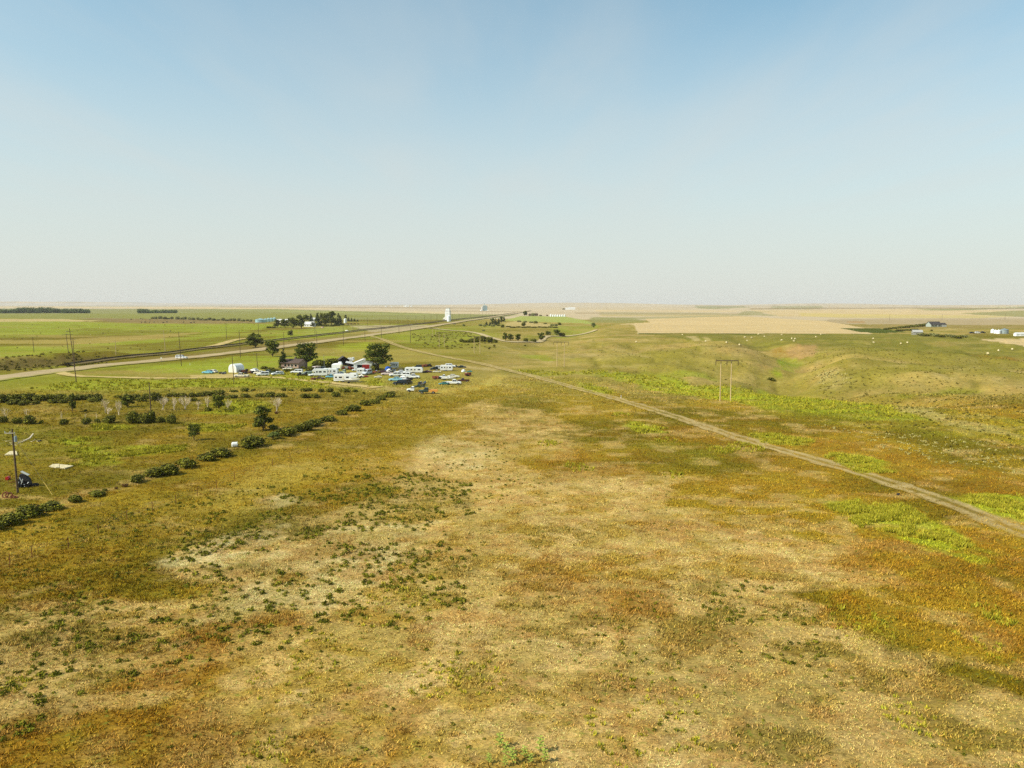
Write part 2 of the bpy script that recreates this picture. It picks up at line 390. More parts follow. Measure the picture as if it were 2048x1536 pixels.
 ('lime', [(1155, 766), (1220, 778), (1225, 790), (1180, 786)], 6, 10, .8),
]
LIMEP = []
def build_ground():
    th_in = np.linspace(-R(39), R(39), 930)
    th = np.concatenate([np.linspace(-math.pi, -R(39), 60)[:-1], th_in, np.linspace(R(39), math.pi, 60)[1:]])
    py = np.concatenate([np.arange(1640, 700, -2.0), np.arange(700, 640, -1.0), np.arange(640, 611, -0.5)])
    rr = W0(np.full(len(py), 1024.0), py)[1]
    rr = np.concatenate([[0.5, 4, 9, 15, 21, 27, 32, 36], rr[rr > 38], np.geomspace(rr[-1] * 1.03, 60000, 40)])
    TH, RR = np.meshgrid(th, rr)
    X = RR * np.sin(TH); Y = RR * np.cos(TH)
    Z = H(X, Y)
    nr, nc = X.shape
    global ground_zmin
    ground_zmin = Z.min()
    x, y = X.ravel(), Y.ravel()
    col = ground_colour(x, y)
    verts = np.stack([x, y, Z.ravel()], 1)
    i = np.arange(nr - 1)[:, None] * nc + np.arange(nc - 1)[None, :]
    i = i.ravel()
    faces = np.stack([i, i + 1, i + nc + 1, i + nc], 1)
    # close the small hole at the middle
    me = np_mesh("ground", verts, faces[:, ::-1])
    global GRID_TH, GRID_R, GRID_COL
    GRID_TH, GRID_R, GRID_COL = th, rr, col.reshape(nr, nc, 3)
    set_col(me, np.concatenate([col, np.ones((len(col), 1))], 1))
    me.polygons.foreach_set("use_smooth", np.ones(len(faces), bool))
    return me
def np_mesh(name, verts, faces):
    me = bpy.data.meshes.new(name)
    nv, nf, k = len(verts), len(faces), faces.shape[1]
    me.vertices.add(nv); me.loops.add(nf * k); me.polygons.add(nf)
    me.vertices.foreach_set("co", verts.astype(np.float32).ravel())
    me.loops.foreach_set("vertex_index", faces.astype(np.int32).ravel())
    me.polygons.foreach_set("loop_start", np.arange(0, nf * k, k, dtype=np.int32))
    me.polygons.foreach_set("loop_total", np.full(nf, k, dtype=np.int32))
    me.update(calc_edges=True)
    return me
def set_col(me, rgba):
    a = me.attributes.new("tint", 'FLOAT_COLOR', 'POINT')
    a.data.foreach_set("color", rgba.astype(np.float32).ravel())
PW = []
for key, pts, s, w, k in PATCH:
    gx, gy, _ = G([p[0] for p in pts], [p[1] for p in pts])
    PW.append((lin(C[key]), list(zip(gx.tolist(), gy.tolist())), s, w, k, key))
def patch_mask(x, y, pts, s, w, idx, r):
    ax = np.array(pts)
    xm, ym = ax[:, 0].mean(), ax[:, 1].mean()
    dm = np.hypot(xm, ym)
    wm = w * dm / F * (1.35 if s > 5 else 1); sm = max(s, .7) * dm / F * (1.8 if s > 5 else 1)
    L = max(wm * 2.6, 0.8)
    e = wm * 2.5 + sm * 3
    # wandering along the view is larger on receding land, as blotches on a field are
    sel = (x > ax[:, 0].min() - e) & (x < ax[:, 0].max() + e) & (y > ax[:, 1].min() - e * 2) & (y < ax[:, 1].max() + e * 2)
    m = np.zeros(len(x))
    if not sel.any():
        return m
    xs, ys = x[sel], y[sel]
    wx = xs + wm * 3.0 * (fbm(xs / L, ys / L, 100 + idx, 4, .6) - .5)
    wy = ys + wm * 4.5 * (fbm(xs / L + 40, ys / L, 200 + idx, 4, .6) - .5)
    ins = inpoly(wx, wy, pts)
    d = seg_dist(wx, wy, pts + [pts[0]])
    sd = np.where(ins, d, -d)
    m[sel] = sst(sd, -sm, sm)
    return m
def ground_colour(x, y):
    r = np.hypot(x, y)
    def mixc(a, b, t):
        return a + (b - a) * t[:, None]
    L = {k: lin(v) for k, v in C.items()}
    n1 = fbm(x / 22, y / 22, 51, 4); n2 = fbm(x / 9, y / 7, 52, 4); n3 = fbm(x / 160, y / 60, 53, 4); n4 = fbm(x / 60, y / 40, 54, 3)
    near = mixc(np.tile(L['ochre'], (len(x), 1)), L['olive'], sst(n1, .38, .62))
    near = mixc(near, L['rust'], .38 * sst(n2, .45, .7))
    near = mixc(near, L['straw'], .5 * sst(fbm(x / 5, y / 4, 55, 4), .52, .75))
    left = mixc(np.tile(L['green'], (len(x), 1)), L['olive'], sst(n3, .35, .65))
    left = mixc(left, L['hill'], .6 * sst(n4, .48, .7))
    right = mixc(np.tile(L['hill'], (len(x), 1)), L['hillg'], sst(n4, .35, .65))
    right = mixc(right, L['redd'], .3 * sst(fbm(x / 30, y / 16, 57, 4), .5, .7))
    right = mixc(right, L['sand'], .35 * sst(fbm(x / 14, y / 9, 58, 4), .55, .75))
    gl = (1 - np.abs(2 * fbm(x / 26 + 7, y / 34, 37, 3) - 1)) ** 4
    right = mixc(right, L['hillg'] * .82, .7 * sst(gl, .35, .9))
    mid = mixc(left, right, sst(x + 0.05 * y, -25, 30)[:])
    s5 = fbm(x / 5000 + 3, y / 1100, 61, 3, .6)
    far = mixc(np.tile(L['pink'], (len(x), 1)), L['tan'], sst(s5, .48, .56))
    far = mixc(far, L['farg'], .7 * sst(fbm(x / 4200, y / 800, 62, 3), .48, .54))
    far = mixc(far, L['brown'], .5 * sst(fbm(x / 3000, y / 700, 63, 3), .58, .64))
    c = mixc(near, mid, sst(y + 12 * (n1 - .5), 190, 300))
    c = mixc(c, far, sst(y, 1500, 2200))
    for idx, (pc, pts, s, w, k, key) in enumerate(PW):
        m = patch_mask(x, y, pts, s, w, idx, r)
        if key in ('straw', 'rust', 'pale', 'sage', 'ochre'):
            m = m * (0.30 + 0.70 * sst(fbm(x / 3.2, y / 2.8, 300 + idx, 4, .62), .36, .58)) * (.75 + .25 * sst(fbm(x / 11, y / 9, 330 + idx, 3), .35, .6))
        elif key in ('lime', 'bright', 'green', 'mown', 'olive', 'palegreen') and s > 3:
            dmm = np.hypot(np.mean([p[0] for p in pts]), np.mean([p[1] for p in pts]))
            Ls = max(2.5, dmm / 55)
            m = m * (0.50 + 0.50 * sst(fbm(x / Ls / 2.2, y / Ls, 500 + idx, 4, .6), .38, .60))
        c = mixc(c, pc, m * k)
    st = sst(c.mean(1), .28, .42) * (r < 330)
    c = mixc(c, np.tile(lin((180, 156, 68)), (len(x), 1)), .42 * st * sst(fbm(x / 5, y / 4.2, 81, 4, .62), .48, .64))
    c = mixc(c, np.tile(lin((178, 128, 58)), (len(x), 1)), .45 * st * sst(fbm(x / 4, y / 3.4, 82, 4, .62), .54, .68))
    # mown stripes and swaths on the hay field, drill rows far off
    b = 1 + .22 * (fbm(x / 8, y / 8, 71, 5, .65) - .5) * (r < 700) + .35 * (fbm(x / 1.3, y / 1.1, 72, 4, .7) - .5) * (r < 260)
    b = b + .16 * (fbm(x / 70, y / 22, 73, 4, .65) - .5) * (r > 260)
    b = b + .15 * (vnoise(x / 1500, (y + .06 * x) / 24, 75) - .5) * (y > 720)
    b = b + .26 * (vnoise(x / 170, (y + .25 * x) / 6.5, 76) - .5) * ((y > 520) & (y < 760) & (x > 90))
    c = c * b[:, None]
    n = fbm(x / 2.1, y / 1.9, 74, 4, .65)
    c = c * np.stack([1 + .10 * (n - .5), 1 + 0 * n, 1 - .25 * (n - .5)], 1)
    return np.clip(c * KAL, 0.004, 0.62)
KAL = 0.64
def ground_mat(name, detail=1.0, bump=0.5):
    m = bpy.data.materials.new(name)
    nt, b = nodes_of(m)
    N = nt.nodes.new; LK = nt.links.new
    a = N('ShaderNodeAttribute'); a.attribute_name = 'tint'
    geo = N('ShaderNodeNewGeometry')
    def noise(scale, det, rough, stretch=None):
        n = N('ShaderNodeTexNoise'); n.inputs['Scale'].default_value = scale; n.inputs['Detail'].default_value = det; n.inputs['Roughness'].default_value = rough
        if stretch:
            mpn = N('ShaderNodeMapping'); mpn.inputs['Scale'].default_value = stretch; mpn.inputs['Rotation'].default_value = (0, 0, R(-25))
            LK(geo.outputs['Position'], mpn.inputs[0]); LK(mpn.outputs[0], n.inputs['Vector'])
        else:
            LK(geo.outputs['Position'], n.inputs['Vector'])
        return n
    n1 = noise(3.2, 5, .7, (1, 1.5, 1)); n2 = noise(.55, 5, .65); n3 = noise(.035, 4, .6, (1, 2.2, 1))
    def rng(n, lo, hi, a0=.3, a1=.7):
        r = N('ShaderNodeMapRange'); r.inputs['From Min'].default_value = a0; r.inputs['From Max'].default_value = a1
        r.inputs['To Min'].default_value = lo; r.inputs['To Max'].default_value = hi
        LK(n.outputs[0], r.inputs['Value']); return r
    r1 = rng(n1, 1 - .42 * detail, 1 + .40 * detail); r2 = rng(n2, 1 - .20 * detail, 1 + .20 * detail); r3 = rng(n3, .90, 1.10)
    m1 = N('ShaderNodeMath'); m1.operation = 'MULTIPLY'; LK(r1.outputs[0], m1.inputs[0]); LK(r2.outputs[0], m1.inputs[1])
    m2 = N('ShaderNodeMath'); m2.operation = 'MULTIPLY'; LK(m1.outputs[0], m2.inputs[0]); LK(r3.outputs[0], m2.inputs[1])
    v = N('ShaderNodeVectorMath'); v.operation = 'SCALE'; LK(a.outputs['Color'], v.inputs[0]); LK(m2.outputs[0], v.inputs['Scale'])
    # small green and brown flecks
    n5 = noise(1.7, 4, .6)
    fl = rng(n5, 0, .55 * detail, .56, .68)
    mx = N('ShaderNodeMix'); mx.data_type = 'RGBA'; mx.inputs['B'].default_value = (*lin((118, 124, 44)), 1)
    LK(fl.outputs[0], mx.inputs['Factor']); LK(v.outputs[0], mx.inputs['A'])
    LK(mx.outputs['Result'], b.inputs['Base Color'])
    b.inputs['Roughness'].default_value = 0.95
    b.inputs['Specular IOR Level'].default_value = 0.04
    bp = N('ShaderNodeBump'); bp.inputs['Strength'].default_value = bump; bp.inputs['Distance'].default_value = 0.25
    LK(n1.outputs[0], bp.inputs['Height']); LK(bp.outputs[0], b.inputs['Normal'])
    return m
def link(name, me, mats=(), parent=None, kind=None, label=None, cat=None, group=None):
    o = bpy.data.objects.new(name, me)
    for mm in mats:
        me.materials.append(mm)
    COL.objects.link(o)
    if parent is not None:
        o.parent = parent
    tag(o, label, cat, group, kind)
    return o
def tag(o, label=None, cat=None, group=None, kind=None):
    if label: o['label'] = label
    if cat: o['category'] = cat
    if group: o['group'] = group
    if kind: o['kind'] = kind
    return o
ground = link("ground", build_ground(), [ground_mat("prairie_ground", 1.25, .7)], kind='structure')

# ---------------------------------------------------------------- roads, tracks, railway bed: sheets draped on the land
def smooth_line(pts, n=8):
    P = np.array(pts, float)
    out = []
    for i in range(len(P) - 1):
        p0 = P[max(i - 1, 0)]; p1 = P[i]; p2 = P[i + 1]; p3 = P[min(i + 2, len(P) - 1)]
        for k in range(n):
            t = k / n
            out.append(0.5 * ((2 * p1) + (-p0 + p2) * t + (2 * p0 - 5 * p1 + 4 * p2 - p3) * t * t + (-p0 + 3 * p1 - 3 * p2 + p3) * t ** 3))
    out.append(P[-1])
    return np.array(out)
def ground_tint(x, y):
    th = np.arctan2(x, y); r = np.hypot(x, y)
    j = np.clip(np.searchsorted(GRID_TH, th), 0, len(GRID_TH) - 1); i = np.clip(np.searchsorted(GRID_R, r), 0, len(GRID_R) - 1)
    return GRID_COL[i, j]
def drape(name, px_pts, width, colour, lift=0.05, ragged=0.0, crown=0.0, n=10, detail=.5, cross=13, world=None, m=None, edge=None, kind='structure', ruts=False):
    if world is None:
        gx, gy, _ = G([p[0] for p in px_pts], [p[1] for p in px_pts])
        line = smooth_line(list(zip(gx, gy)), n)
    else:
        line = world
    # resample evenly in log distance
    seg = np.hypot(*np.diff(line, axis=0).T)
    s = np.concatenate([[0], np.cumsum(seg)])
    step = max(1.2, s[-1] / 900)
    ss = np.arange(0, s[-1], step)
    lx = np.interp(ss, s, line[:, 0]); ly = np.interp(ss, s, line[:, 1])
    tx = np.gradient(lx); ty = np.gradient(ly); l = np.hypot(tx, ty) + 1e-9
    nx, ny = -ty / l, tx / l
    wv = width * (1 + ragged * (fbm(ss / 3, ss * 0, sum(map(ord, name)) % 97, 3, .6) - .5) * 2) / 2
    us = np.linspace(-1, 1, cross)
    X = lx[:, None] + nx[:, None] * us * wv[:, None]; Y = ly[:, None] + ny[:, None] * us * wv[:, None]
    d = np.hypot(X, Y)
    Z = H(X, Y) + lift + d * 0.00045 + crown * (1 - us ** 2)[None, :]
    Z[:, 0] -= lift * 0.6; Z[:, -1] -= lift * 0.6
    nr, nc = X.shape
    i = (np.arange(nr - 1)[:, None] * nc + np.arange(nc - 1)[None, :]).ravel()
    f = np.stack([i, i + 1, i + nc + 1, i + nc], 1)[:, ::-1]
    me = np_mesh(name, np.stack([X.ravel(), Y.ravel(), Z.ravel()], 1), f)
    base = np.tile(lin(colour), (nr * nc, 1))
    nn = fbm(X.ravel() / 2.5, Y.ravel() / 2.5, 88, 4)
    base = base * (1 + .4 * (nn - .5))[:, None]
    xr, yr = X.ravel(), Y.ravel()
    gt = ground_tint(xr, yr) / KAL
    if ruts:                                   # grass grows between the wheel ruts
        e = np.tile(np.clip(1.5 - np.abs(us) / .26, 0, 1), nr) * sst(fbm(xr / 1.2, yr / 2.5, 91, 4, .6), .30, .44)
        base = base + (gt * .95 - base) * (e * .85)[:, None]
    e = np.tile(np.abs(us), nr) + .9 * (fbm(xr / (width * .35), yr / (width * .5), 92, 4, .6) - .5)
    base = base + (gt - base) * (sst(e, .62, 1.02))[:, None]
    set_col(me, np.concatenate([np.clip(base * KAL, 0, .62), np.ones((nr * nc, 1))], 1))
    return link(name, me, [m or MATS.setdefault('track', ground_mat("track_dirt", detail))], kind=kind)
HWY = [(-900, 880), (-500, 824), (-160, 778), (0, 757), (100, 744), (200, 732), (360, 717), (500, 702), (640, 684), (760, 668), (870, 652), (940, 641), (1000, 632), (1040, 625), (1060, 621)]
drape("road", HWY, 15.5, C['road'], lift=.12, ragged=.05, crown=.1, edge=C['sand'])
drape("farm_track", [(3300, 1480), (2700, 1282), (2350, 1165), (2150, 1098), (2048, 1066), (1900, 1006), (1700, 940), (1500, 882), (1400, 850), (1240, 800), (1100, 762), (1000, 737), (950, 725), (900, 716), (850, 706), (800, 693), (762, 678), (735, 671)],
      4.6, (204, 176, 116), lift=.03, ragged=.3, ruts=True)
drape("valley_track", [(858, 657), (900, 661), (950, 666), (980, 675), (1010, 683), (1050, 684), (1080, 683), (1095, 673), (1140, 672), (1192, 660)], 6.5, (222, 196, 146), lift=.08, ragged=.2)
drape("crossing_track", [(385, 700), (420, 694), (450, 686), (478, 679), (520, 676)], 8.0, C['sand'], lift=.08, ragged=.2)
drape("driveway", [(118, 745), (150, 752), (230, 755), (340, 757), (430, 756), (500, 754), (560, 756), (640, 764), (760, 776)], 5.0, C['sand'], lift=.04, ragged=.4, edge=C['green'])
drape("farm_lane", [(480, 700 - 54), (560, 646), (690, 650), (780, 654), (850, 652)], 5, (206, 184, 138), lift=.1, ragged=.3)
# ---------------------------------------------------------------- mesh builder
class MB:
    def __init__(s):
        s.v = []; s.f = []
    def add(s, vs, fs):
        o = len(s.v); s.v += [tuple(p) for p in vs]; s.f += [tuple(i + o for i in q) for q in fs]; return s
    def box(s, x0, x1, y0, y1, z0, z1):
        return s.add([(x0, y0, z0), (x1, y0, z0), (x1, y1, z0), (x0, y1, z0), (x0, y0, z1), (x1, y0, z1), (x1, y1, z1), (x0, y1, z1)],
                     [(3, 2, 1, 0), (4, 5, 6, 7), (0, 1, 5, 4), (1, 2, 6, 5), (2, 3, 7, 6), (3, 0, 4, 7)])
    def tube(s, pts, rad, n=6, cap=True):
        pts = [Vector(p) for p in pts]
        if not hasattr(rad, '__len__'): rad = [rad] * len(pts)
        rings = []
        for i, p in enumerate(pts):
            d = (pts[min(i + 1, len(pts) - 1)] - pts[max(i - 1, 0)])
            d = d.normalized() if d.length > 1e-9 else Vector((0, 0, 1))
            a = d.cross(Vector((0, 0, 1)) if abs(d.z) < .9 else Vector((1, 0, 0))).normalized(); b = d.cross(a)
            rings.append([p + (a * math.cos(2 * math.pi * k / n) + b * math.sin(2 * math.pi * k / n)) * rad[i] for k in range(n)])
        vs = [q for r in rings for q in r]; fs = []
        for i in range(len(pts) - 1):
            for k in range(n):
                fs.append((i * n + k, i * n + (k + 1) % n, (i + 1) * n + (k + 1) % n, (i + 1) * n + k))
        if cap:
            fs.append(tuple(range(n))[::-1]); fs.append(tuple((len(pts) - 1) * n + k for k in range(n)))
        return s.add(vs, fs)
    def cyl(s, x, y, z0, z1, r, n=12, r1=None):
        return s.tube([(x, y, z0), (x, y, z1)], [r, r if r1 is None else r1], n)
    def wheel(s, x, y, z, r, w, n=12):
        return s.tube([(x, y - w / 2, z), (x, y + w / 2, z)], r, n)
    def prism(s, prof, y0, y1, axis='y'):      # side profile (x,z) pushed along y
        n = len(prof)
        vs = [(a, y0, b) for a, b in prof] + [(a, y1, b) for a, b in prof]
        fs = [tuple(range(n)), tuple(range(2 * n - 1, n - 1, -1))] + [(i, i + n, (i + 1) % n + n, (i + 1) % n) for i in range(n)]
        return s.add(vs, fs)
    def loft(s, secs):                         # sections: list of equal length point rings
        n = len(secs[0]); vs = [p for q in secs for p in q]; fs = []
        for i in range(len(secs) - 1):
            for k in range(n):
                fs.append((i * n + k, i * n + (k + 1) % n, (i + 1) * n + (k + 1) % n, (i + 1) * n + k))
        fs.append(tuple(range(n))[::-1]); fs.append(tuple((len(secs) - 1) * n + k for k in range(n)))
        return s.add(vs, fs)
    def quad(s, a, b, c, d):
        return s.add([a, b, c, d], [(0, 1, 2, 3)])
    def rquad(s, a, b, c, d, off=(0, 0, 0)):
        o = Vector(off); return s.add([Vector(p) + o for p in (a, b, c, d)], [(0, 1, 2, 3)])
    def mesh(s, name):
        me = bpy.data.meshes.new(name); me.from_pydata(s.v, [], s.f); me.update()
        bmh = __import__('bmesh').new(); bmh.from_mesh(me)
        __import__('bmesh').ops.recalc_face_normals(bmh, faces=bmh.faces)
        bmh.to_mesh(me); bmh.free()
        return me
    def build(s, name, m, parent=None, smooth=False, **kw):
        me = s.mesh(name)
        if smooth:
            me.polygons.foreach_set("use_smooth", [True] * len(me.polygons))
        return link(name, me, [m] if m else [], parent, **kw)
def empty(name, label, cat, loc=(0, 0, 0), rz=0, group=None, scale=1):
    o = bpy.data.objects.new(name, None)
    o.empty_display_size = .3
    COL.objects.link(o)
    o.location = loc; o.rotation_euler = (0, 0, rz)
    if scale != 1: o.scale = (scale,) * 3 if not hasattr(scale, '__len__') else scale
    return tag(o, label, cat, group)
def copy_tree(o, label=None, group=None, loc=None, rz=None, scale=None, paint=None):
    """a thing with copies of its parts and sub-parts; mesh data shared; paint = {part stem: material}"""
    def dup(a, par):
        c = a.copy(); COL.objects.link(c)
        if par is not None: c.parent = par
        if paint:
            st = a.name.split('.')[0]
            if st in paint:
                c.material_slots[0].link = 'OBJECT'; c.material_slots[0].material = paint[st]
        for ch in KIDS.get(a.name, list(a.children)): dup(ch, c)
        return c
    c = dup(o, None)
    if label: c['label'] = label
    if group: c['group'] = group
    if loc is not None: c.location = loc
    if rz is not None: c.rotation_euler = (0, 0, rz)
    if scale is not None: c.scale = (scale,) * 3 if not hasattr(scale, '__len__') else scale
    return c
KIDS = {}
USED = set()
def place(proto, label, px, py, rz=0, scale=1, group=None, paint=None, sink=0.0, tilt=None, name=None):
    """put a thing where the photo pixel (px,py) meets the land; rz is its heading seen from above"""
    p = G(px, py); p.z -= sink
    if proto.name in USED:
        o = copy_tree(proto, label, group, p, rz, scale, paint)
    else:
        USED.add(proto.name); o = proto
        o.location = p; o.rotation_euler = (0, 0, rz); o.scale = (scale,) * 3 if not hasattr(scale, '__len__') else scale
        o['label'] = label
        if group: o['group'] = group
        if paint:
            for ch in o.children_recursive:
                st = ch.name.split('.')[0]
                if st in paint:
                    ch.material_slots[0].link = 'OBJECT'; ch.material_slots[0].material = paint[st]
    if tilt: o.rotation_euler = (tilt[0], tilt[1], rz)
    return o
def dist_at(px, py):
    p = G(px, py); return math.hypot(p.x, p.y), p
def mpp(px, py):                               # metres per photo pixel there
    d, p = dist_at(px, py); return math.sqrt(d * d + CAM_H ** 2) / F * math.cos(math.atan((px - 1024) / F))

WHITE = mat('white_paint', (236, 234, 226), .35, var=.05, scale=1.5, spec=.5)
OFFW = mat('cream_paint', (226, 218, 196), .5, var=.06)
GLASS = mat('dark_glass', (26, 30, 32), .12, var=.2, spec=.6)
TYRE = mat('tyre_rubber', (28, 26, 25), .9, var=.3, scale=6)
STEEL = mat('dull_steel', (150, 150, 148), .4, metal=.6, var=.12)
WOOD = mat('pole_wood', (96, 78, 58), .9, var=.25, scale=4)
PWOOD = mat('pale_pole_wood', (196, 170, 124), .9, var=.15, scale=4)
RUST = mat('rusty_metal', (112, 58, 34), .85, var=.35, scale=5)
DARK = mat('dark_metal', (34, 30, 28), .7, var=.3)
WIRE = mat('wire_metal', (120, 116, 108), .6, var=.1)

# ---------------------------------------------------------------- foliage
def leafy(name, blobs, n, size, c_dark, c_light, seed=0, squash=.8, bot=0.0):
    """crown made of many small leaf-clump faces spread through lobes; blobs = (x,y,z,rx,ry,rz)"""
    rg = np.random.default_rng(seed)
    B = np.array(blobs, float)
    vol = B[:, 3] * B[:, 4] * B[:, 5]
    pick = rg.choice(len(B), n, p=(vol ** .75) / (vol ** .75).sum())
    u = rg.normal(size=(n, 3)); u /= np.linalg.norm(u, axis=1)[:, None]
    rad = rg.random(n) ** .38 * (1 + .12 * rg.normal(size=n))
    P = B[pick, :3] + u * B[pick, 3:] * rad[:, None]
    keep = P[:, 2] > bot
    P, u, pick = P[keep], u[keep], pick[keep]; n = len(P)
    nrm = u * .9 + rg.normal(size=(n, 3)) * .75 + np.array([0, 0, .35]); nrm /= np.linalg.norm(nrm, axis=1)[:, None]
    a = np.cross(nrm, rg.normal(size=(n, 3))); a /= np.linalg.norm(a, axis=1)[:, None]; b = np.cross(nrm, a)
    s = size * (0.6 + .8 * rg.random(n))[:, None]
    V = np.stack([P - a * s * .9 - b * s * .35, P + a * s * .2 - b * s * .8, P + a * s - b * s * .05, P + a * s * .1 + b * s * .7], 1)
    me = np_mesh(name, V.reshape(-1, 3), np.arange(4 * n).reshape(-1, 4))
    # leaf colour differs from clump to clump
    t = np.clip(.55 * rg.random(len(B))[pick] + .5 * rg.random(n) - .02, 0, 1)
    cl = lin(c_dark) + (lin(c_light) - lin(c_dark)) * t[:, None]
    cl = np.repeat(cl, 4, 0)
    set_col(me, np.concatenate([cl, np.ones((len(cl), 1))], 1))
    me.materials.append(LEAF)
    return me
LEAF = attr_mat('leaves', .75, .15)
BARK = mat('bark', (92, 74, 56), .95, var=.3, scale=5)
DEADW = mat('bleached_dead_wood', (222, 202, 168), .95, var=.15, scale=5)
def branching(mb, p, d, l, r, depth, rg, spread=.55, n=3, sides=5):
    q = p + d * l * .5 + Vector((rg.uniform(-.1, .1), rg.uniform(-.1, .1), 0)) * l
    e = p + d * l
    mb.tube([p, q, e], [r, r * .8, r * .6], sides, cap=depth == 0)
    if depth == 0: return
    for k in range(n):
        nd = (d + Vector((rg.gauss(0, spread), rg.gauss(0, spread), rg.gauss(.15, spread * .6)))).normalized()
        branching(mb, e if k else q, nd, l * rg.uniform(.6, .85), r * .58, depth - 1, rg, spread, n, max(3, sides - 1))
def lobes(rg, w, d, h, k, z0=0.0, r=.42):
    out = [(0, 0, z0 + h * .5, w * .22, d * .22, h * .34)]
    for i in range(k):
        a = rg.uniform(0, 6.283); t = rg.uniform(.3, .86); z = rg.uniform(.2, .9)
        sh = math.sin(math.pi * min(1, max(.12, z))) ** .5
        out.append((math.cos(a) * w * .5 * t * sh, math.sin(a) * d * .5 * t * sh, z0 + h * z, w * .5 * rg.uniform(.2, r * .85), d * .5 * rg.uniform(.2, r * .85), h * .5 * rg.uniform(.14, .27)))
    return out
def tree_proto(seed, n=2600, size=.035, dark=(34, 48, 14), light=(86, 108, 34), trunk=.09, k=24, name='broadleaf_tree', depth=2):
    """unit tree: 1 m tall, 1 m wide, scaled on placing"""
    rg = random.Random(seed)
    t = empty(name, 'tree', 'tree')
    mb = MB(); mb.tube([(0, 0, -.03), (.01, 0, trunk), (0, .01, .55)], [.034, .026, .012], 6)
    for i in range(5):
        a = i * 1.26 + rg.uniform(-.3, .3)
        branching(mb, Vector((0, 0, trunk * rg.uniform(.7, 1.4))), Vector((math.cos(a) * .8, math.sin(a) * .8, .9)).normalized(), .26, .016, depth, rg, .4, 2, 5)
    mb.build('trunk', BARK, t)
    me = leafy('crown', lobes(rg, .95, .95, 1 - trunk * .75, k, trunk * .75), n, size, dark, light, seed)
    link('crown', me, parent=t)
    return t
def conifer_proto(seed, n=1500, name='conifer_tree', dark=(18, 28, 6), light=(78, 86, 22)):
    rg = random.Random(seed)
    t = empty(name, 'conifer', 'tree')
    MB().tube([(0, 0, -.03), (0, 0, .95)], [.03, .005], 6).build('trunk', BARK, t)
    b = []
    for i in range(9):
        z = .08 + .095 * i; w = .46 * (1 - z) ** .8
        for k in range(4):
            a = rg.uniform(0, 6.28); b.append((math.cos(a) * w * .5, math.sin(a) * w * .5, z, w * .55, w * .55, .07))
    link('crown', leafy('crown', b, n, .032, dark, light, seed), parent=t)
    return t
def bush_proto(seed, n=1700, size=.055, dark=(38, 42, 8), light=(156, 150, 40), name='shrub', k=8):
    rg = random.Random(seed)
    t = empty(name, 'shrub', 'shrub')
    mb = MB()
    for i in range(7):
        a = i * .9; mb.tube([(0, 0, -.05), (math.cos(a) * .15, math.sin(a) * .15, .3), (math.cos(a) * .3, math.sin(a) * .3, .7)], [.014, .01, .004], 4)
    mb.build('stem', BARK, t)
    B = [(0, 0, .34, .36, .36, .44)]
    for i in range(k + 4):
        a = rg.uniform(0, 6.283); q = rg.uniform(.12, .34)
        B.append((math.cos(a) * q, math.sin(a) * q, rg.uniform(.2, .62 - q * .6), rg.uniform(.15, .24), rg.uniform(.15, .24), rg.uniform(.2, .34)))
    link('foliage', leafy('foliage', B, n, size, dark, light, seed, bot=.0), parent=t)
    return t
def dead_proto(seed, name='dead_tree', depth=4, r=.034, m=None, spread=.42):
    rg = random.Random(seed); t = empty(name, 'dead tree', 'tree')
    mb = MB()
    for k in range(3):
        branching(mb, Vector((rg.uniform(-.03, .03), rg.uniform(-.03, .03), -.02)), Vector((rg.uniform(-.3, .3), rg.uniform(-.3, .3), 1)).normalized(), .34, r, depth, rg, spread, 3, 4)
    mb.build('bare_branches', m or DEADW, t)
    return t
BROAD = [tree_proto(s, dark=(30, 42, 8), light=(132, 134, 36)) for s in (1, 2, 3)]
OPEN = tree_proto(9, n=3200, size=.028, dark=(28, 42, 8), light=(126, 132, 36), trunk=.18, k=30)
LIGHT = tree_proto(5, n=2000, dark=(70, 84, 32), light=(134, 142, 66), trunk=.12)
CONI = [conifer_proto(s) for s in (11, 12)]
BUSH = [bush_proto(s) for s in (21, 22, 23, 24)]
WILLOW = [bush_proto(s, dark=(96, 96, 44), light=(164, 160, 92)) for s in (31, 32)]
REDB = bush_proto(35, 700, .04, (74, 44, 26), (120, 80, 44), name='shrub', k=6)
DEAD = [dead_proto(s) for s in (41, 42, 43)]
DEADT = dead_proto(44, depth=3, r=.018)
def plant(proto, label, px, py, wpx, hpx, group=None, sink=.02, rz=None, wide=1.0):
    m = mpp(px, py); w, h = wpx * m, hpx * m
    if hpx > 19: w *= 1.13; h *= 1.06
    return place(proto, label, px, py, random.uniform(0, 6.28) if rz is None else rz, (w, w * wide, h), group, sink=h * sink)

ORD = ['first', 'second', 'third', 'fourth', 'fifth', 'sixth', 'seventh', 'eighth', 'ninth', 'tenth', 'eleventh', 'twelfth', 'thirteenth', 'fourteenth', 'fifteenth',
       'sixteenth', 'seventeenth', 'eighteenth', 'nineteenth', 'twentieth', 'twenty-first', 'twenty-second', 'twenty-third', 'twenty-fourth', 'twenty-fifth', 'twenty-sixth', 'twenty-seventh', 'twenty-eighth', 'twenty-ninth', 'thirtieth']
def size_word(w, ws):
    s = sorted(ws); return 'large' if w >= s[int(len(s) * .7)] else ('small' if w <= s[int(len(s) * .3)] else 'middling')
def row_of(protos, items, what, where, group, dark='dark green', step=1, grow=1.18):
    """items left to right: (px, py, w, h)"""
    items = sorted(items)
    ws = [i[2] for i in items]
    for k, (px, py, w, h) in enumerate(items):
        pr = protos[(k * step) % len(protos)]
        plant(pr, f"{size_word(w, ws)} {what}, {ORD[k]} from left in {where}", px, py, w * grow, h * grow, group)

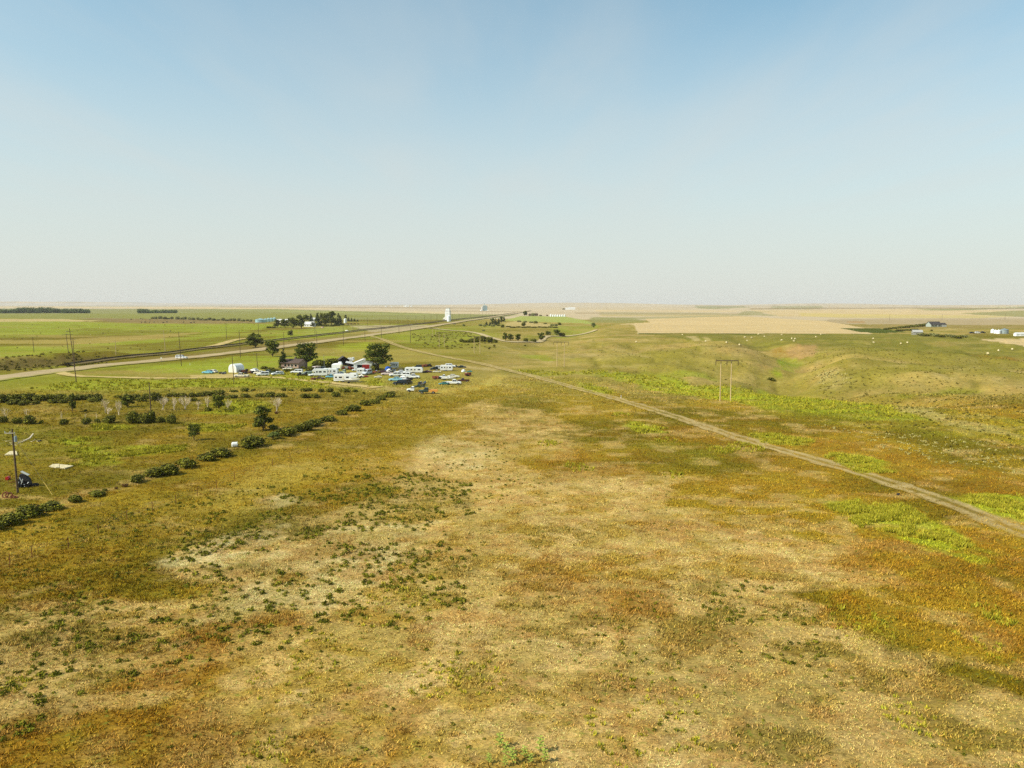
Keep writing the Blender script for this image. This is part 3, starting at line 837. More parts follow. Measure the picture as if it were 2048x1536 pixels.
# hedge row far side of the old garden
row_of(BUSH, [(2, 805, 28, 18), (22, 803, 26, 17), (40, 800, 24, 15), (60, 801, 26, 17), (80, 802, 24, 15), (99, 801, 24, 15), (122, 800, 26, 14), (143, 801, 22, 12), (160, 800, 22, 13), (178, 799, 22, 13), (195, 800, 20, 15)],
       'shrub', 'the unbroken left-edge hedge', 'shrubs of the garden hedge')
row_of(BUSH, [(28, 809, 24, 13), (50, 810, 22, 12), (72, 808, 18, 8), (106, 806, 20, 9), (126, 806, 18, 9), (188, 803, 22, 10)],
       'low shrub', 'the line before the garden hedge', 'low shrubs before the garden hedge')
row_of([BUSH[1], BUSH[3], BUSH[0]], [(236, 796, 15, 7), (270, 800, 20, 14), (284, 803, 20, 12), (293, 797, 14, 12), (311, 800, 22, 17), (331, 802, 13, 7), (345, 793, 22, 9), (365, 793, 18, 9), (383, 794, 14, 10), (388, 802, 13, 8), (398, 793, 12, 9),
       (412, 792, 24, 11), (437, 789, 27, 11), (462, 796, 26, 7), (468, 784, 18, 5), (490, 783, 15, 9), (506, 782, 9, 5), (491, 795, 18, 9), (520, 794, 17, 9), (539, 794, 23, 12), (563, 794, 21, 9)],
       'shrub', 'the gappy hedge below the parked cars', 'shrubs of the gappy hedge')
row_of(BUSH, [(568, 782, 11, 7), (582, 782, 11, 5), (607, 783, 15, 8), (618, 782, 14, 8), (610, 796, 22, 11), (629, 796, 20, 10), (642, 784, 14, 8), (659, 784, 15, 9), (672, 794, 17, 13), (689, 784, 20, 9), (710, 784, 13, 6), (727, 787, 6, 4)],
       'shrub', 'the double row below the white camper', 'shrubs below the white camper')
# row of small trees with dead tops, nearer
row_of(BUSH, [(6, 845, 16, 15), (34, 847, 19, 14), (59, 848, 23, 20), (83, 847, 9, 8), (127, 849, 17, 13), (173, 848, 17, 15), (195, 845, 11, 9), (219, 846, 20, 17), (266, 846, 25, 26), (288, 846, 22, 22), (303, 844, 18, 26), (322, 845, 18, 14), (344, 847, 18, 20)],
       'bushy tree', 'the row crossed by a wooden pole', 'bushy trees in the near garden row')
for px, py, w, h, lb in [(12, 838, 20, 28, 'thin leafless stems above the shrub at the left edge of the near row'), (55, 838, 14, 26, 'leafless top rising from the third bushy tree at the left'),
                         (124, 842, 9, 22, 'thin dead stem over the low bush, left of the conical one'), (171, 838, 8, 14, 'short bare spike above the narrow bushy tree'), (193, 840, 6, 18, 'thin dead stem over the smallest bush of the near row')]:
    plant(DEADT, lb, px, py, w, h)
for k, (px, py, w, h, lb) in enumerate([(211, 826, 16, 32, 'leaning bleached dead tree left of the green tree'), (216, 828, 20, 14, 'low heap of bleached dead branches under the leaning dead tree'), (238, 830, 13, 31, 'thin pale dead tree with forked stems beside the green tree'),
                                        (325, 820, 25, 30, 'wide pale leafless tree just right of the wooden pole'), (348, 820, 14, 26, 'narrow grey leafless tree between the two wide pale ones'),
                                        (371, 819, 25, 28, 'wide pale leafless tree second right of the wooden pole'), (396, 819, 13, 20, 'small pale leafless tree right of the wide pale pair'),
                                        (416, 817, 13, 24, 'tall thin pale dead tree above a small bush'), (456, 820, 13, 22, 'faint pale dead twigs above the bush right of the round green tree'),
                                        (552, 826, 26, 36, 'bleached white leafless tree beside the large dark tree')]):
    plant(DEAD[k % 3], lb, px, py, w * 1.1, h)
plant(REDB, 'dark knot of suckers at the foot of the bleached white tree', 554, 828, 11, 8)
plant(BUSH[2], 'small dark bush under the tall thin dead tree', 416, 822, 16, 11)
plant(BUSH[3], 'low dark bush right of the round green tree', 457, 823, 18, 9)
plant(BUSH[0], 'tiny dark shrub alone in the grass above the near garden row', 171, 823, 8, 6)
plant(BROAD[0], 'half-dead tree with dark leaning trunk in front of the garden hedge', 145, 824, 15, 37)
plant(BROAD[1], 'dense green tree joined to the hedge left of the wooden pole', 256, 814, 26, 26)
plant(BROAD[2], 'round green tree between two thin dead trees', 438, 819, 28, 31)
plant(OPEN, 'young green tree standing alone in the grass above the diagonal hedge', 388, 880, 25, 32)
plant(BROAD[0], 'large dense dark tree standing beside the diagonal hedge', 527, 861, 44, 50, wide=1.0, sink=.06)
plant(BUSH[1], 'low dark shrub tucked at the right foot of the large dense tree', 546, 858, 22, 12)
# the diagonal hedge, from the left edge towards the yard
DG = [(-14, 1062, 34, 22), (24, 1048, 40, 25), (60, 1033, 44, 27), (104, 1019, 36, 17), (150, 1003, 28, 15), (193, 992, 28, 13), (275, 964, 26, 17), (309, 953, 34, 21), (341, 949, 34, 23), (372, 935, 31, 21),
      (415, 921, 30, 17), (443, 913, 34, 20), (503, 894, 44, 23), (572, 871, 34, 19), (597, 863, 22, 16), (612, 861, 26, 20), (628, 853, 24, 17), (657, 842, 30, 13), (684, 830, 22, 12), (704, 822, 32, 15), (731, 811, 22, 13), (750, 807, 22, 11), (763, 800, 18, 11), (780, 794, 24, 13)]
row_of(BUSH, DG, 'shrub', 'the diagonal hedge running to the yard', 'shrubs of the diagonal hedge', step=1)
plant(REDB, 'reddish brown low shrub in the gap of the diagonal hedge', 249, 974, 16, 10)
plant(REDB, 'small rusty tuft beside the reddish shrub in the hedge gap', 232, 978, 9, 6)
plant(LIGHT, 'loose yellow-green shrub in the diagonal hedge below the large dense tree', 546, 878, 34, 15)
plant(LIGHT, 'pale green shrub where the diagonal hedge thins', 640, 850, 20, 9)
plant(BUSH[0], 'small dark shrub behind the diagonal hedge near its lower end', 209, 982, 12, 7)

# yard trees
plant(BROAD[1], 'round dark tree standing between the railway and the road', 511, 695, 37, 28, wide=1)
plant(BROAD[2], 'dark leaning tree left of the spruce by the brown-roofed house', 545, 713, 36, 33)
plant(CONI[0], 'dark spruce at the left end of the brown-roofed house', 567, 737, 27, 42)
plant(OPEN, 'tall open-crowned tree with pale limbs right of the brown-roofed house', 613, 734, 50, 48)
plant(OPEN, 'tall wide tree standing over the white garage', 757, 740, 60, 52)
for px, py, w, h, lb in [(640, 735, 34, 20, 'dense green shrub mass under the open-crowned tree'), (660, 734, 30, 22, 'dense green shrub mass left of the dark-roofed shed'), (674, 730, 24, 18, 'green shrub behind the tarped white trailer'),
                         (620, 742, 22, 11, 'low green shrub at the right corner of the house'), (606, 738, 12, 8, 'small shrub against the house front'), (540, 742, 22, 10, 'brownish low shrub left of the spruce'), (552, 744, 20, 9, 'low dark shrub in front of the spruce'),
                         (528, 738, 16, 8, 'low olive shrub near the white sedan'), (574, 743, 20, 8, 'low dark shrub before the half-hidden white car'), (590, 741, 18, 7, 'low shrub behind the white estate car'),
                         (748, 741, 16, 16, 'grey-leaved bush between the white garage and the tall tree')]:
    plant(BUSH[len(lb) % 4], lb, px, py, w, h)

# middle farm across the railway
MF = [(555, 655, 16, 15), (570, 655, 18, 16), (586, 657, 20, 20), (603, 657, 20, 24), (622, 643, 11, 16), (626, 654, 10, 9), (636, 652, 16, 26), (650, 652, 18, 24), (663, 651, 18, 25), (678, 650, 15, 23), (612, 642, 12, 12)]
for k, (px, py, w, h) in enumerate(sorted(MF)):
    plant(CONI[k % 2] if k in (5, 7, 10) else BROAD[k % 3], f"{'pointed ' if k in (5, 7, 10) else 'rounded '}dark green tree, {ORD[k]} from the left round the white-roofed farmhouse", px, py, w * 1.3, h * 1.1, 'trees round the white-roofed farmhouse')
row_of(BUSH, [(538, 656, 10, 4), (547, 656, 10, 4), (650, 653, 14, 5), (662, 653, 14, 5), (674, 652, 14, 5), (684, 650, 12, 4)], 'hedge shrub', 'the low hedge before the farm trees', 'hedge shrubs before the farm trees')
row_of([REDB], [(696, 649, 8, 3), (703, 649, 8, 3), (710, 649, 7, 3), (717, 649, 5, 2.5)], 'brown shrub', 'the low line right of the farm trees', 'brown shrubs right of the farm trees', dark='dull')
row_of(CONI, [(697, 643, 8, 9), (703, 643, 7, 7), (709, 643, 7, 6), (715, 643, 6, 4)], 'evergreen', 'the tapering group right of the water tank', 'evergreens right of the water tank')
plant(BROAD[1], 'small dark tree alone on the green ground below the middle farm', 581, 672, 15, 12)
plant(BROAD[0], 'round topped tree behind the white water tank', 691, 638, 8, 9)
WL = [(304 + k * 8.3 + random.uniform(-2, 2), 637.5 + k * .22 + random.uniform(-.6, .6), random.uniform(8, 12), random.uniform(4, 8)) for k in range(26)]
WL.sort()
for k, (px, py, w, h) in enumerate(WL):
    plant(WILLOW[k % 2], f"grey-green shrub, {ORD[k]} from left in the shelter belt beyond the railway", px, py, w, h, 'grey-green shelter belt shrubs')

# groups right of the elevator
row_of(CONI + [BROAD[0]], [(980, 652, 9, 8), (985, 651, 10, 13), (991, 650, 10, 13), (997, 648, 10, 11), (1003, 646, 9, 11), (1008, 643, 7, 10), (973, 651, 8, 8)], 'evergreen', 'the slanting stand right of the highway', 'slanting stand of evergreens')
row_of(WILLOW, [(961, 652, 8, 5), (969, 653, 8, 5), (986, 653, 9, 5), (997, 652, 9, 4), (1038, 644, 9, 4), (1050, 645, 9, 4), (1062, 646, 9, 4), (1090, 648, 8, 3), (1104, 652, 9, 5), (1112, 652, 9, 5)], 'shrub', 'the ring round the old farm site', 'grey-green shrubs ringing the old farm site', dark='grey-green')
row_of(BUSH, [(1005, 655, 7, 7), (1047, 652, 8, 9), (1071, 647, 8, 6), (1119, 650, 7, 6)], 'small tree', 'the ring round the old farm site', 'small trees of the old farm site')
row_of(BUSH, [(1016 + 10.5 * k, 655.2 + (.4 if k % 2 else -.1) - (abs(k - 5) > 4) * .8, 12, 3.0) for k in range(10)], 'low shrub', 'the front line of the old farm site', 'low shrubs of the old farm site')
row_of(BROAD + BUSH[:2], [(1011, 681, 13, 14), (1021, 681, 13, 12), (1036, 682, 14, 13), (1052, 683, 11, 8), (1067, 684, 13, 8), (1082, 681, 17, 14), (1096, 671, 13, 8), (1114, 672, 17, 12), (1124, 673, 12, 9)], 'tree', 'the creek line above the valley track', 'trees of the creek line')
row_of(BUSH, [(923, 684, 10, 7), (932, 685, 12, 6), (943, 685, 15, 9), (954, 684, 16, 12), (966, 683, 16, 13), (978, 684, 16, 12), (989, 685, 12, 8)], 'thicket shrub', 'the dark thicket below the valley track', 'thicket shrubs below the valley track')
plant(LIGHT, 'pale green tree beside the highway bend right of the old farm site', 1187, 656, 12, 11)
plant(BUSH[2], 'single dark bush below the valley track', 1050, 692, 6, 4)
plant(WILLOW[0], 'small pale shrub left of the valley track', 967, 662, 7, 4)
plant(LIGHT, 'bright green shrub on the highway verge below the white elevator', 928, 653, 9, 5)
plant(BUSH[0], 'dark bush at the lower end of the green gully', 1541, 760, 15, 7)
plant(BUSH[1], 'second darker bush beside the gully bush', 1548, 762, 8, 5)
# right farm
row_of(BUSH, [(1772 + 8.6 * k, 659.0 - .72 * k, 12, 3.6 + .35 * k) for k in range(10)], 'hedge shrub', 'the slanting hedge left of the grey farmhouse', 'slanting hedge by the grey farmhouse')
row_of(BUSH, [(1796 + 9 * k, 662.0 - .3 * k, 12, 4) for k in range(5)], 'hedge shrub', 'the second hedge behind the grey barn', 'second hedge behind the grey barn')
row_of([WILLOW[0], WILLOW[1], BUSH[1]], [(1832 + 10.5 * k, 669.5 + .6 * k + (k % 3), 15, 6.0) for k in range(10)], 'shrub', 'the sage-coloured belt right of the grey barn', 'sage-coloured belt right of the grey barn', dark='sage green')
plant(BUSH[3], 'small dark bush on the lane below the grey farmhouse', 1863, 662, 5, 4)
# mid-right far farm
plant(BROAD[1], 'big blue-green tree above the pale meadow', 1050, 632, 11, 11)
row_of([REDB, WILLOW[0]], [(1060, 632, 8, 6), (1066, 632, 9, 7), (1072, 632, 8, 7), (1081, 632, 6, 3), (1094, 632, 5, 3)], 'shrub', 'the group right of the big blue-green tree', 'brownish shrubs above the pale meadow', dark='brownish')
row_of(BUSH, [(1128, 619, 8, 2.5), (1136, 619, 8, 2.5), (1146, 619, 8, 2.5)], 'tree clump', 'the distant farm on the plain', 'tree clumps of the distant farm')

# far woods that read as one mass
def wood(label, x0, x1, py, h, lump, seed):
    rg = random.Random(seed); m = mpp((x0 + x1) / 2, py)
    c = G((x0 + x1) / 2, py); W = (x1 - x0) * m; Hh = h * m
    b = []
    n = int((x1 - x0) / 3.4)
    for k in range(n):
        x = (k / (n - 1) - .5) * (W - Hh * .8); hh = Hh * (lump(k / (n - 1))) * rg.uniform(.86, 1.06)
        for yy in (-1, 0, 1):
            b.append((x + rg.uniform(-4, 4), yy * 12, hh * .48, Hh * .42, 12, hh * .54))
    me = leafy('wood', b, int((x1 - x0) * 110), 1.2, (34, 56, 20), (104, 122, 46), seed)
    o = link('wood', me, kind='stuff'); o.location = (c.x, c.y, c.z - .5); tag(o, label, 'wood')
    o.rotation_euler = (0, 0, -math.atan2(c.x, c.y))
wood('long dark green wood at the left edge of the plain', -60, 123, 626.5, 12.5, lambda t: .72 + .28 * (.5 < t < .9), 3)
wood('short dark green wood right of the long one', 127, 178, 626.5, 9.5, lambda t: .9 + .1 * math.sin(3.1 * t), 4)
wood('separate dark green wood left of the middle farm', 277, 350, 626.3, 9, lambda t: .98 if t < .3 else .74, 5)
# ---------------------------------------------------------------- pole lines
INS = mat('insulator_glass', (190, 196, 190), .3, var=.05)
def pole(label, px, py, top, arm=0, lean=0.0, m=None, r=None, group=None, armz=.93, armdir=0.0, extra=None, cat='utility pole'):
    mm = mpp(px, py); h = (py - top) * mm
    p = G(px, py)
    t = empty('utility_pole', label, cat, p, armdir, group)
    rr = r or max(.13, min(.17, h * .015))
    w = m or WOOD
    dx = lean * mm
    MB().tube([(0, 0, -.6), (dx * .5, 0, h * .5), (dx, 0, h)], [rr, rr * .85, rr * .62], 8).build('pole_shaft', w, t)
    for k in range(arm):
        z = h * armz - k * 1.0; x = dx * armz; L = 1.25
        MB().box(x - L, x + L, -.06 - rr, .06 - rr, z - .06, z + .06).build('crossarm', w, t)
        mb = MB()
        for s in (-.95, -.35, .35, .95):
            mb.cyl(x + L * s, -rr, z + .06, z + .24, .045, 6)
        for i, s in enumerate((-.95, .95)):
            MB().cyl(x + L * s, -rr, z + .062, z + .26, .05, 6).build('insulator', INS, t)
    return t, h, dx, rr
# near pole with transformer and guy wire
t, h, dx, rr = pole('tall weathered pole with transformer nearest the camera at the left edge', 36, 986, 857, 0, -3.5, r=.17)
MB().box(-1.25, .1, -.28, -.16, h * .935 - .06, h * .935 + .06).build('crossarm', mat('grey_arm', (170, 160, 140), .8), t)
for x in (-1.2, -.45):
    MB().cyl(x, -.22, h * .935 + .062, h * .935 + .28, .06, 8).build('insulator', INS, t)
tr = MB().cyl(.25, -.12, h * .80, h * .88, .2, 14).cyl(.25, -.12, h * .88, h * .885, .17, 14).build('transformer', mat('grey_transformer', (138, 150, 152), .5), t)
for a in (-.08, .08):
    MB().cyl(.25 + a, -.12, h * .886, h * .905, .035, 6).build('bushing', INS, tr)
MB().box(.02, .2, -.16, -.09, h * .83 - .03, h * .83 + .03).build('bracket', STEEL, t)
MB().cyl(.16, -.1, h * .905, h * .95, .05, 8).build('fuse_holder', INS, t)
base = G(36, 986); anc = G(105, 990)
a0 = Vector((dx, 0, h * .9)); a1 = anc - base
MB().tube([a0, a0.lerp(a1, .78)], .016, 4).build('guy_wire', WIRE, t)
MB().tube([a0.lerp(a1, .78), a1], .05, 6).build('guy_guard', mat('yellow_guard', (220, 186, 90), .6, var=.05), t)

PL = [(153, 764, 657, 2, -8, 'tallest dark pole with side arms standing below the highway at the left'), (150, 735, 676, 2, -1, 'dark pole seen just behind the tallest leaning pole at the left'),
      (68, 705, 674, 1, -1, 'dark pole with pale crossarm, leftmost on the far meadow'), (137, 705, 667, 1, -3, 'dark pole with pale crossarm just left of the tallest pole'),
      (232, 711, 681, 1, 0, 'thin pole on the meadow between the tallest pole and the pale one'), (363, 732, 664, 1, -3, 'dark pole with low crossarm beside the parked car on the highway'),
      (302, 823, 765, 0, -1, 'bare wooden pole rising from the near garden row'), (468, 764, 711, 0, -2, 'bare pole before the white arched shelter'),
      (515, 735, 706, 1, -1, 'short pole left of the spruce in the green grass'), (481, 715, 660, 0, -1, 'pole beside the highway right of the crossing track'),
      (453, 678, 646, 1, 0, 'pole with pale insulator above the crossing track'), (517, 670, 638, 0, 0, 'pole standing in front of the teal grain bins'),
      (568, 700, 665, 0, 0, 'pole beside the highway above the brown-roofed house'), (584, 673, 657, 0, 0, 'short pole touching the lone tree below the middle farm'),
      (630, 668, 641, 0, 0, 'pole in front of the white-roofed farmhouse'), (634, 696, 662, 0, 0, 'highway pole right of the open-crowned tree'),
      (687, 691, 650, 0, 0, 'tall highway pole below the farm water tank'), (706, 661, 651, 0, 0, 'short pole in the grass right of the middle farm'),
      (730, 682, 662, 0, 0, 'pole where the farm track leaves the highway'), (763, 677, 652, 0, 0, 'highway pole above the tall wide yard tree'),
      (735, 652, 634, 0, 0, 'far pole, first right of the middle farm'), (760, 651, 635, 0, 0, 'far pole, second right of the middle farm'), (780, 650, 633, 0, 0, 'far pole, third right of the middle farm'),
      (796, 649, 632, 0, 0, 'far pole, fourth right of the middle farm'), (798, 668, 652, 0, 0, 'pole just above the highway before the track junction'), (821, 686, 655, 0, 0, 'dark pole on the green ground right of the highway'),
      (816, 646, 631, 0, 0, 'far pole left of the white elevator, fifth from the middle farm'), (832, 646, 631, 0, 0, 'far pole left of the white elevator, sixth from the middle farm'),
      (849, 645, 630, 0, 0, 'far pole left of the white elevator, seventh from the middle farm'), (862, 644, 628, 0, 0, 'far pole, two before the white elevator'), (874, 643, 628, 0, 0, 'far pole, last before the white elevator')]
for px, py, top, arm, lean, lb in PL:
    pole(lb, px, py, top, arm, lean, m=PWOOD if 'pale one' in lb else None, r=.16 if py > 690 else .19, armz=.55 if 'low crossarm' in lb else .94)
pole('pale new-looking pole between the meadow poles and the parked car', 331, 706, 660, 1, -2, m=PWOOD, r=.18, armz=.6)
pole('slim grey-blue lamp pole before the shrub mass in the yard', 649, 737, 709, 0, -1, m=STEEL, r=.1, cat='lamp pole')
# telegraph line along the railway running to the far elevator
TLN = [(905, 641), (918, 639.6), (930, 638.4), (941, 637.3), (950, 636.3), (958, 635.4), (965, 634.6), (972, 633.8), (978, 633.1), (984, 632.4), (990, 631.7), (996, 631)]
for k, (px, py) in enumerate(TLN):
    pole(f"thin distant line pole, {ORD[k]} right of the white elevator along the railway", px, py, py - 14 + k * .55, 0, 0, r=.2, group='distant line poles along the railway')
for k, (px, py) in enumerate([(1779, 641), (1884, 640), (2010, 640)]):
    pole(f"faint distant pole on the brown plain, {ORD[k]} from the left at the right side", px, py, py - 13, 0, 0, r=.22, group='faint poles on the brown plain')
for k, (px, py) in enumerate([(1420, 667), (1565, 668.5), (1707, 669)]):
    pole(f"thin pole at the near edge of the tan field, {ORD[k]} from the left", px, py, py - 12, 0, 0, r=.12, m=PWOOD, group='poles along the tan field')
def hframe(label, xl, xr, py, top, arm_l, arm_r):
    m = mpp((xl + xr) / 2, py); p = G((xl + xr) / 2, py); h = (py - top) * m
    t = empty('transmission_frame', label, 'power line frame', p, 0)
    w = (xr - xl) * m / 2
    pa = G(xl, py); pb = G(xr, py)
    for s, q in ((-1, pa), (1, pb)):
        MB().tube([(s * w, 0, q.z - p.z - .8), (s * w, 0, h + .25)], [.16, .11], 8).build('pole_shaft', PWOOD, t)
    cx = (xl + xr) / 2
    a, b = (arm_l - cx) * m, (arm_r - cx) * m
    MB().box(a, b, -.38, -.14, h - .12, h + .12).build('crossarm', WOOD, t)
    for x in (a + .05, (a + b) / 2, b - .05):
        mb = MB()
        for k in range(6):
            mb.cyl(x, -.26, h - .35 - k * .2, h - .25 - k * .2, .13, 8)
        mb.cyl(x, -.26, h - 1.45, h - .12, .04, 6)
        mb.build('insulator_string', mat('brown_insulator', (70, 50, 36), .4), t)
hframe('largest wooden two-pole power frame, on the right before the green strip', 1440, 1461, 802, 721, 1429, 1474)
hframe('second two-pole power frame, in the middle before the valley hills', 1114, 1128.5, 733, 684, 1107, 1137)
hframe('third pale two-pole power frame, right of the yard cars', 948.5, 960, 707, 673, 943, 965)
hframe('fourth small two-pole power frame, above the yard track', 878.5, 888.5, 694.5, 665, 873, 893)
hframe('farthest small two-pole power frame near the highway bend', 865, 871.5, 672, 656.5, 861, 875)

# ---------------------------------------------------------------- railway
RAILPX = [(132, 732), (200, 722), (300, 711), (400, 699), (480, 690), (560, 680.5), (640, 671), (700, 664), (760, 657.5), (830, 649.5), (900, 641), (960, 635), (1000, 630.5), (1030, 626)]
gx, gy, _ = G([p[0] for p in RAILPX], [p[1] for p in RAILPX])
RL = smooth_line(list(zip(gx, gy)), 10)
drape('railway_bed', None, 7.0, (158, 134, 98), lift=.25, crown=.5, world=RL, detail=.6)
drape('ballast_sleepers', None, 3.4, (52, 38, 28), lift=.85, crown=.02, world=RL, detail=.8)
def offset_line(L, o):
    tx = np.gradient(L[:, 0]); ty = np.gradient(L[:, 1]); l = np.hypot(tx, ty)
    return np.stack([L[:, 0] - ty / l * o, L[:, 1] + tx / l * o], 1)
rt = empty('railway_track', 'straight dark railway track crossing the land left of the highway', 'railway track')
for o in (-.72, .72):
    q = offset_line(RL, o)
    pts = [(a, b, float(H(a, b)) + .95 + math.hypot(a, b) * .00046) for a, b in q[::4]]
    mb = MB(); mb.tube(pts, [.09] * len(pts), 4); mb.build('rail', mat('brown_rail', (66, 46, 36), .5), rt)

# ---------------------------------------------------------------- vehicles (front towards +x, metres)
def wheels(t, xs, w, r=.33, tw=.22):
    for x in xs:
        for s in (-1, 1):
            wh = MB().wheel(x, s * (w / 2 - tw / 2 + .01), r, r, tw, 12).build('wheel', TYRE, t)
            MB().wheel(x, s * (w / 2 + .02), r, r * .55, .03, 8).build('rim', STEEL, wh)
def lower(L, w, z0, prof):
    """prof: (x, top z, half width factor)"""
    secs = []
    for x, zt, k in prof:
        hw = w / 2 * k; zm = z0 + (zt - z0) * .55
        secs.append([(x, -hw * .94, z0), (x, -hw, zm), (x, -hw * .9, zt), (x, hw * .9, zt), (x, hw, zm), (x, hw * .94, z0)])
    return MB().loft(secs)
def cabin(mb, w, x0, x1, x2, x3, zb, zr, kb=.9, kt=.74):
    a, b = w / 2 * kb, w / 2 * kt
    mb.loft([[(x0, -a, zb - .02), (x3, -a, zb - .02), (x3, a, zb - .02), (x0, a, zb - .02)], [(x1, -b, zr), (x2, -b, zr), (x2, b, zr), (x1, b, zr)]])
    return [(x0, x1, x2, x3, zb, zr, a, b)]
def glass(t, g, rear=True, side=True):
    x0, x1, x2, x3, zb, zr, a, b = g
    def P(u, v, s):                            # u along, v up
        xl, xr = x0 + (x1 - x0) * v, x3 + (x2 - x3) * v
        return Vector((xl + (xr - xl) * u, s * (a + (b - a) * v + .012), zb + (zr - zb) * v))
    if side:
        for s in (-1, 1):
            for u0, u1 in ((.07, .47), (.53, .93)):
                MB().add([P(u0, .14, s), P(u1, .14, s), P(u1, .84, s), P(u0, .84, s)], [(0, 1, 2, 3)]).build('side_window', GLASS, t)
    def Q(x_b, x_t, v, s, off):
        return Vector((x_b + (x_t - x_b) * v + off, s * (a + (b - a) * v) * .88, zb + (zr - zb) * v))
    MB().add([Q(x3, x2, .12, -1, .015), Q(x3, x2, .12, 1, .015), Q(x3, x2, .86, 1, .015), Q(x3, x2, .86, -1, .015)], [(0, 1, 2, 3)]).build('windscreen', GLASS, t)
    if rear:
        MB().add([Q(x0, x1, .12, -1, -.015), Q(x0, x1, .12, 1, -.015), Q(x0, x1, .86, 1, -.015), Q(x0, x1, .86, -1, -.015)], [(0, 1, 2, 3)]).build('rear_window', GLASS, t)
def lights(t, xf, xr, w, z):
    for s in (-1, 1):
        MB().box(xf - .03, xf + .02, s * w * .36 - .12, s * w * .36 + .12, z - .08, z + .08).build('headlight', INS, t)
        MB().box(xr - .02, xr + .03, s * w * .38 - .1, s * w * .38 + .1, z - .07, z + .07).build('tail_light', mat('tail_red', (150, 30, 24), .3, var=.05), t)
def bumpers(t, xf, xr, w):
    for x in (xf, xr):
        MB().box(x - .07, x + .07, -w * .46, w * .46, .38, .54).build('bumper', STEEL, t)
def v_sedan():
    t = empty('sedan', 'sedan', 'car'); L, w = 4.7, 1.8
    mb = lower(L, w, .28, [(-2.35, .72, .86), (-2.25, .86, .95), (-1.4, .93, 1), (.9, .93, 1), (1.9, .84, .97), (2.3, .68, .88), (2.38, .5, .8)])
    g = cabin(mb, w, -1.75, -1.05, .25, 1.05, .92, 1.42)
    mb.build('body', WHITE, t); glass(t, g[0]); wheels(t, (-1.4, 1.42), w); lights(t, 2.33, -2.34, w, .64); bumpers(t, 2.38, -2.36, w)
    return t
def v_wagon(name='estate_car', h=1.5):
    t = empty(name, 'wagon', 'car'); L, w = 4.9, 1.85
    mb = lower(L, w, .3, [(-2.42, .8, .9), (-2.36, .95, .97), (-1.4, .98, 1), (1.0, .98, 1), (2.0, .9, .97), (2.4, .72, .9)])
    g = cabin(mb, w, -2.3, -2.05, .35, 1.1, .96, h, .92, .78)
    mb.build('body', WHITE, t); glass(t, g[0]); wheels(t, (-1.45, 1.5), w, .35); lights(t, 2.38, -2.4, w, .68); bumpers(t, 2.44, -2.44, w)
    return t
def v_suv():
    t = empty('sport_utility_car', 'suv', 'car'); L, w = 4.9, 1.95
    mb = lower(L, w, .42, [(-2.42, .95, .95), (-2.38, 1.08, .98), (0, 1.12, 1), (1.1, 1.1, 1), (2.2, 1.0, .96), (2.42, .82, .92)])
    g = cabin(mb, w, -2.34, -2.2, .55, 1.1, 1.1, 1.82, .93, .82)
    mb.build('body', WHITE, t); glass(t, g[0]); wheels(t, (-1.5, 1.5), w, .4, .26); lights(t, 2.4, -2.42, w, .82); bumpers(t, 2.46, -2.46, w)
    return t
def v_van():
    t = empty('van', 'van', 'van'); L, w = 5.3, 2.0
    mb = lower(L, w, .4, [(-2.6, 1.1, .97), (-2.55, 1.2, 1), (1.2, 1.2, 1), (2.3, 1.05, .97), (2.62, .8, .92)])
    g = cabin(mb, w, -2.55, -2.45, 1.0, 1.7, 1.18, 2.15, .97, .9)
    mb.build('body', WHITE, t); glass(t, g[0]); wheels(t, (-1.6, 1.65), w, .37, .24); lights(t, 2.6, -2.58, w, .8); bumpers(t, 2.66, -2.64, w)
    return t
def v_pickup(name='pickup_truck'):
    t = empty(name, 'pickup', 'pickup truck'); L, w = 5.5, 1.98
    mb = lower(L, w, .45, [(-.35, 1.12, 1), (1.4, 1.12, 1), (2.5, 1.02, .96), (2.74, .82, .92)])
    g = cabin(mb, w, -.4, -.28, .75, 1.3, 1.1, 1.85, .93, .8)
    mb.build('body', WHITE, t); glass(t, g[0])
    bed = MB().box(-2.72, -.42, -.98, -.88, .5, 1.12).box(-2.72, -.42, .88, .98, .5, 1.12).box(-2.8, -2.722, -.98, .98, .5, 1.12).box(-2.72, -.42, -.878, .878, .56, .64)
    bed.build('cargo_bed', WHITE, t)
    wheels(t, (-1.75, 1.75), w, .42, .26); lights(t, 2.72, -2.82, w, .82); bumpers(t, 2.8, -2.9, w)
    return t
def v_wreck():
    t = empty('car_wreck', 'wreck', 'car wreck'); w = 1.75
    mb = lower(4.4, w, .15, [(-2.2, .5, .85), (-1.6, .72, 1), (-.2, .66, .98), (.8, .74, 1), (1.7, .55, .9), (2.1, .4, .75)])
    g = cabin(mb, w, -1.2, -.8, .2, .8, .7, 1.02, .85, .66)
    mb.build('body', RUST, t); glass(t, g[0]); wheels(t, (-1.35,), w, .3)
    MB().box(1.2, 2.0, -.7, .5, .74, .78).build('bonnet', RUST, t)
    return t
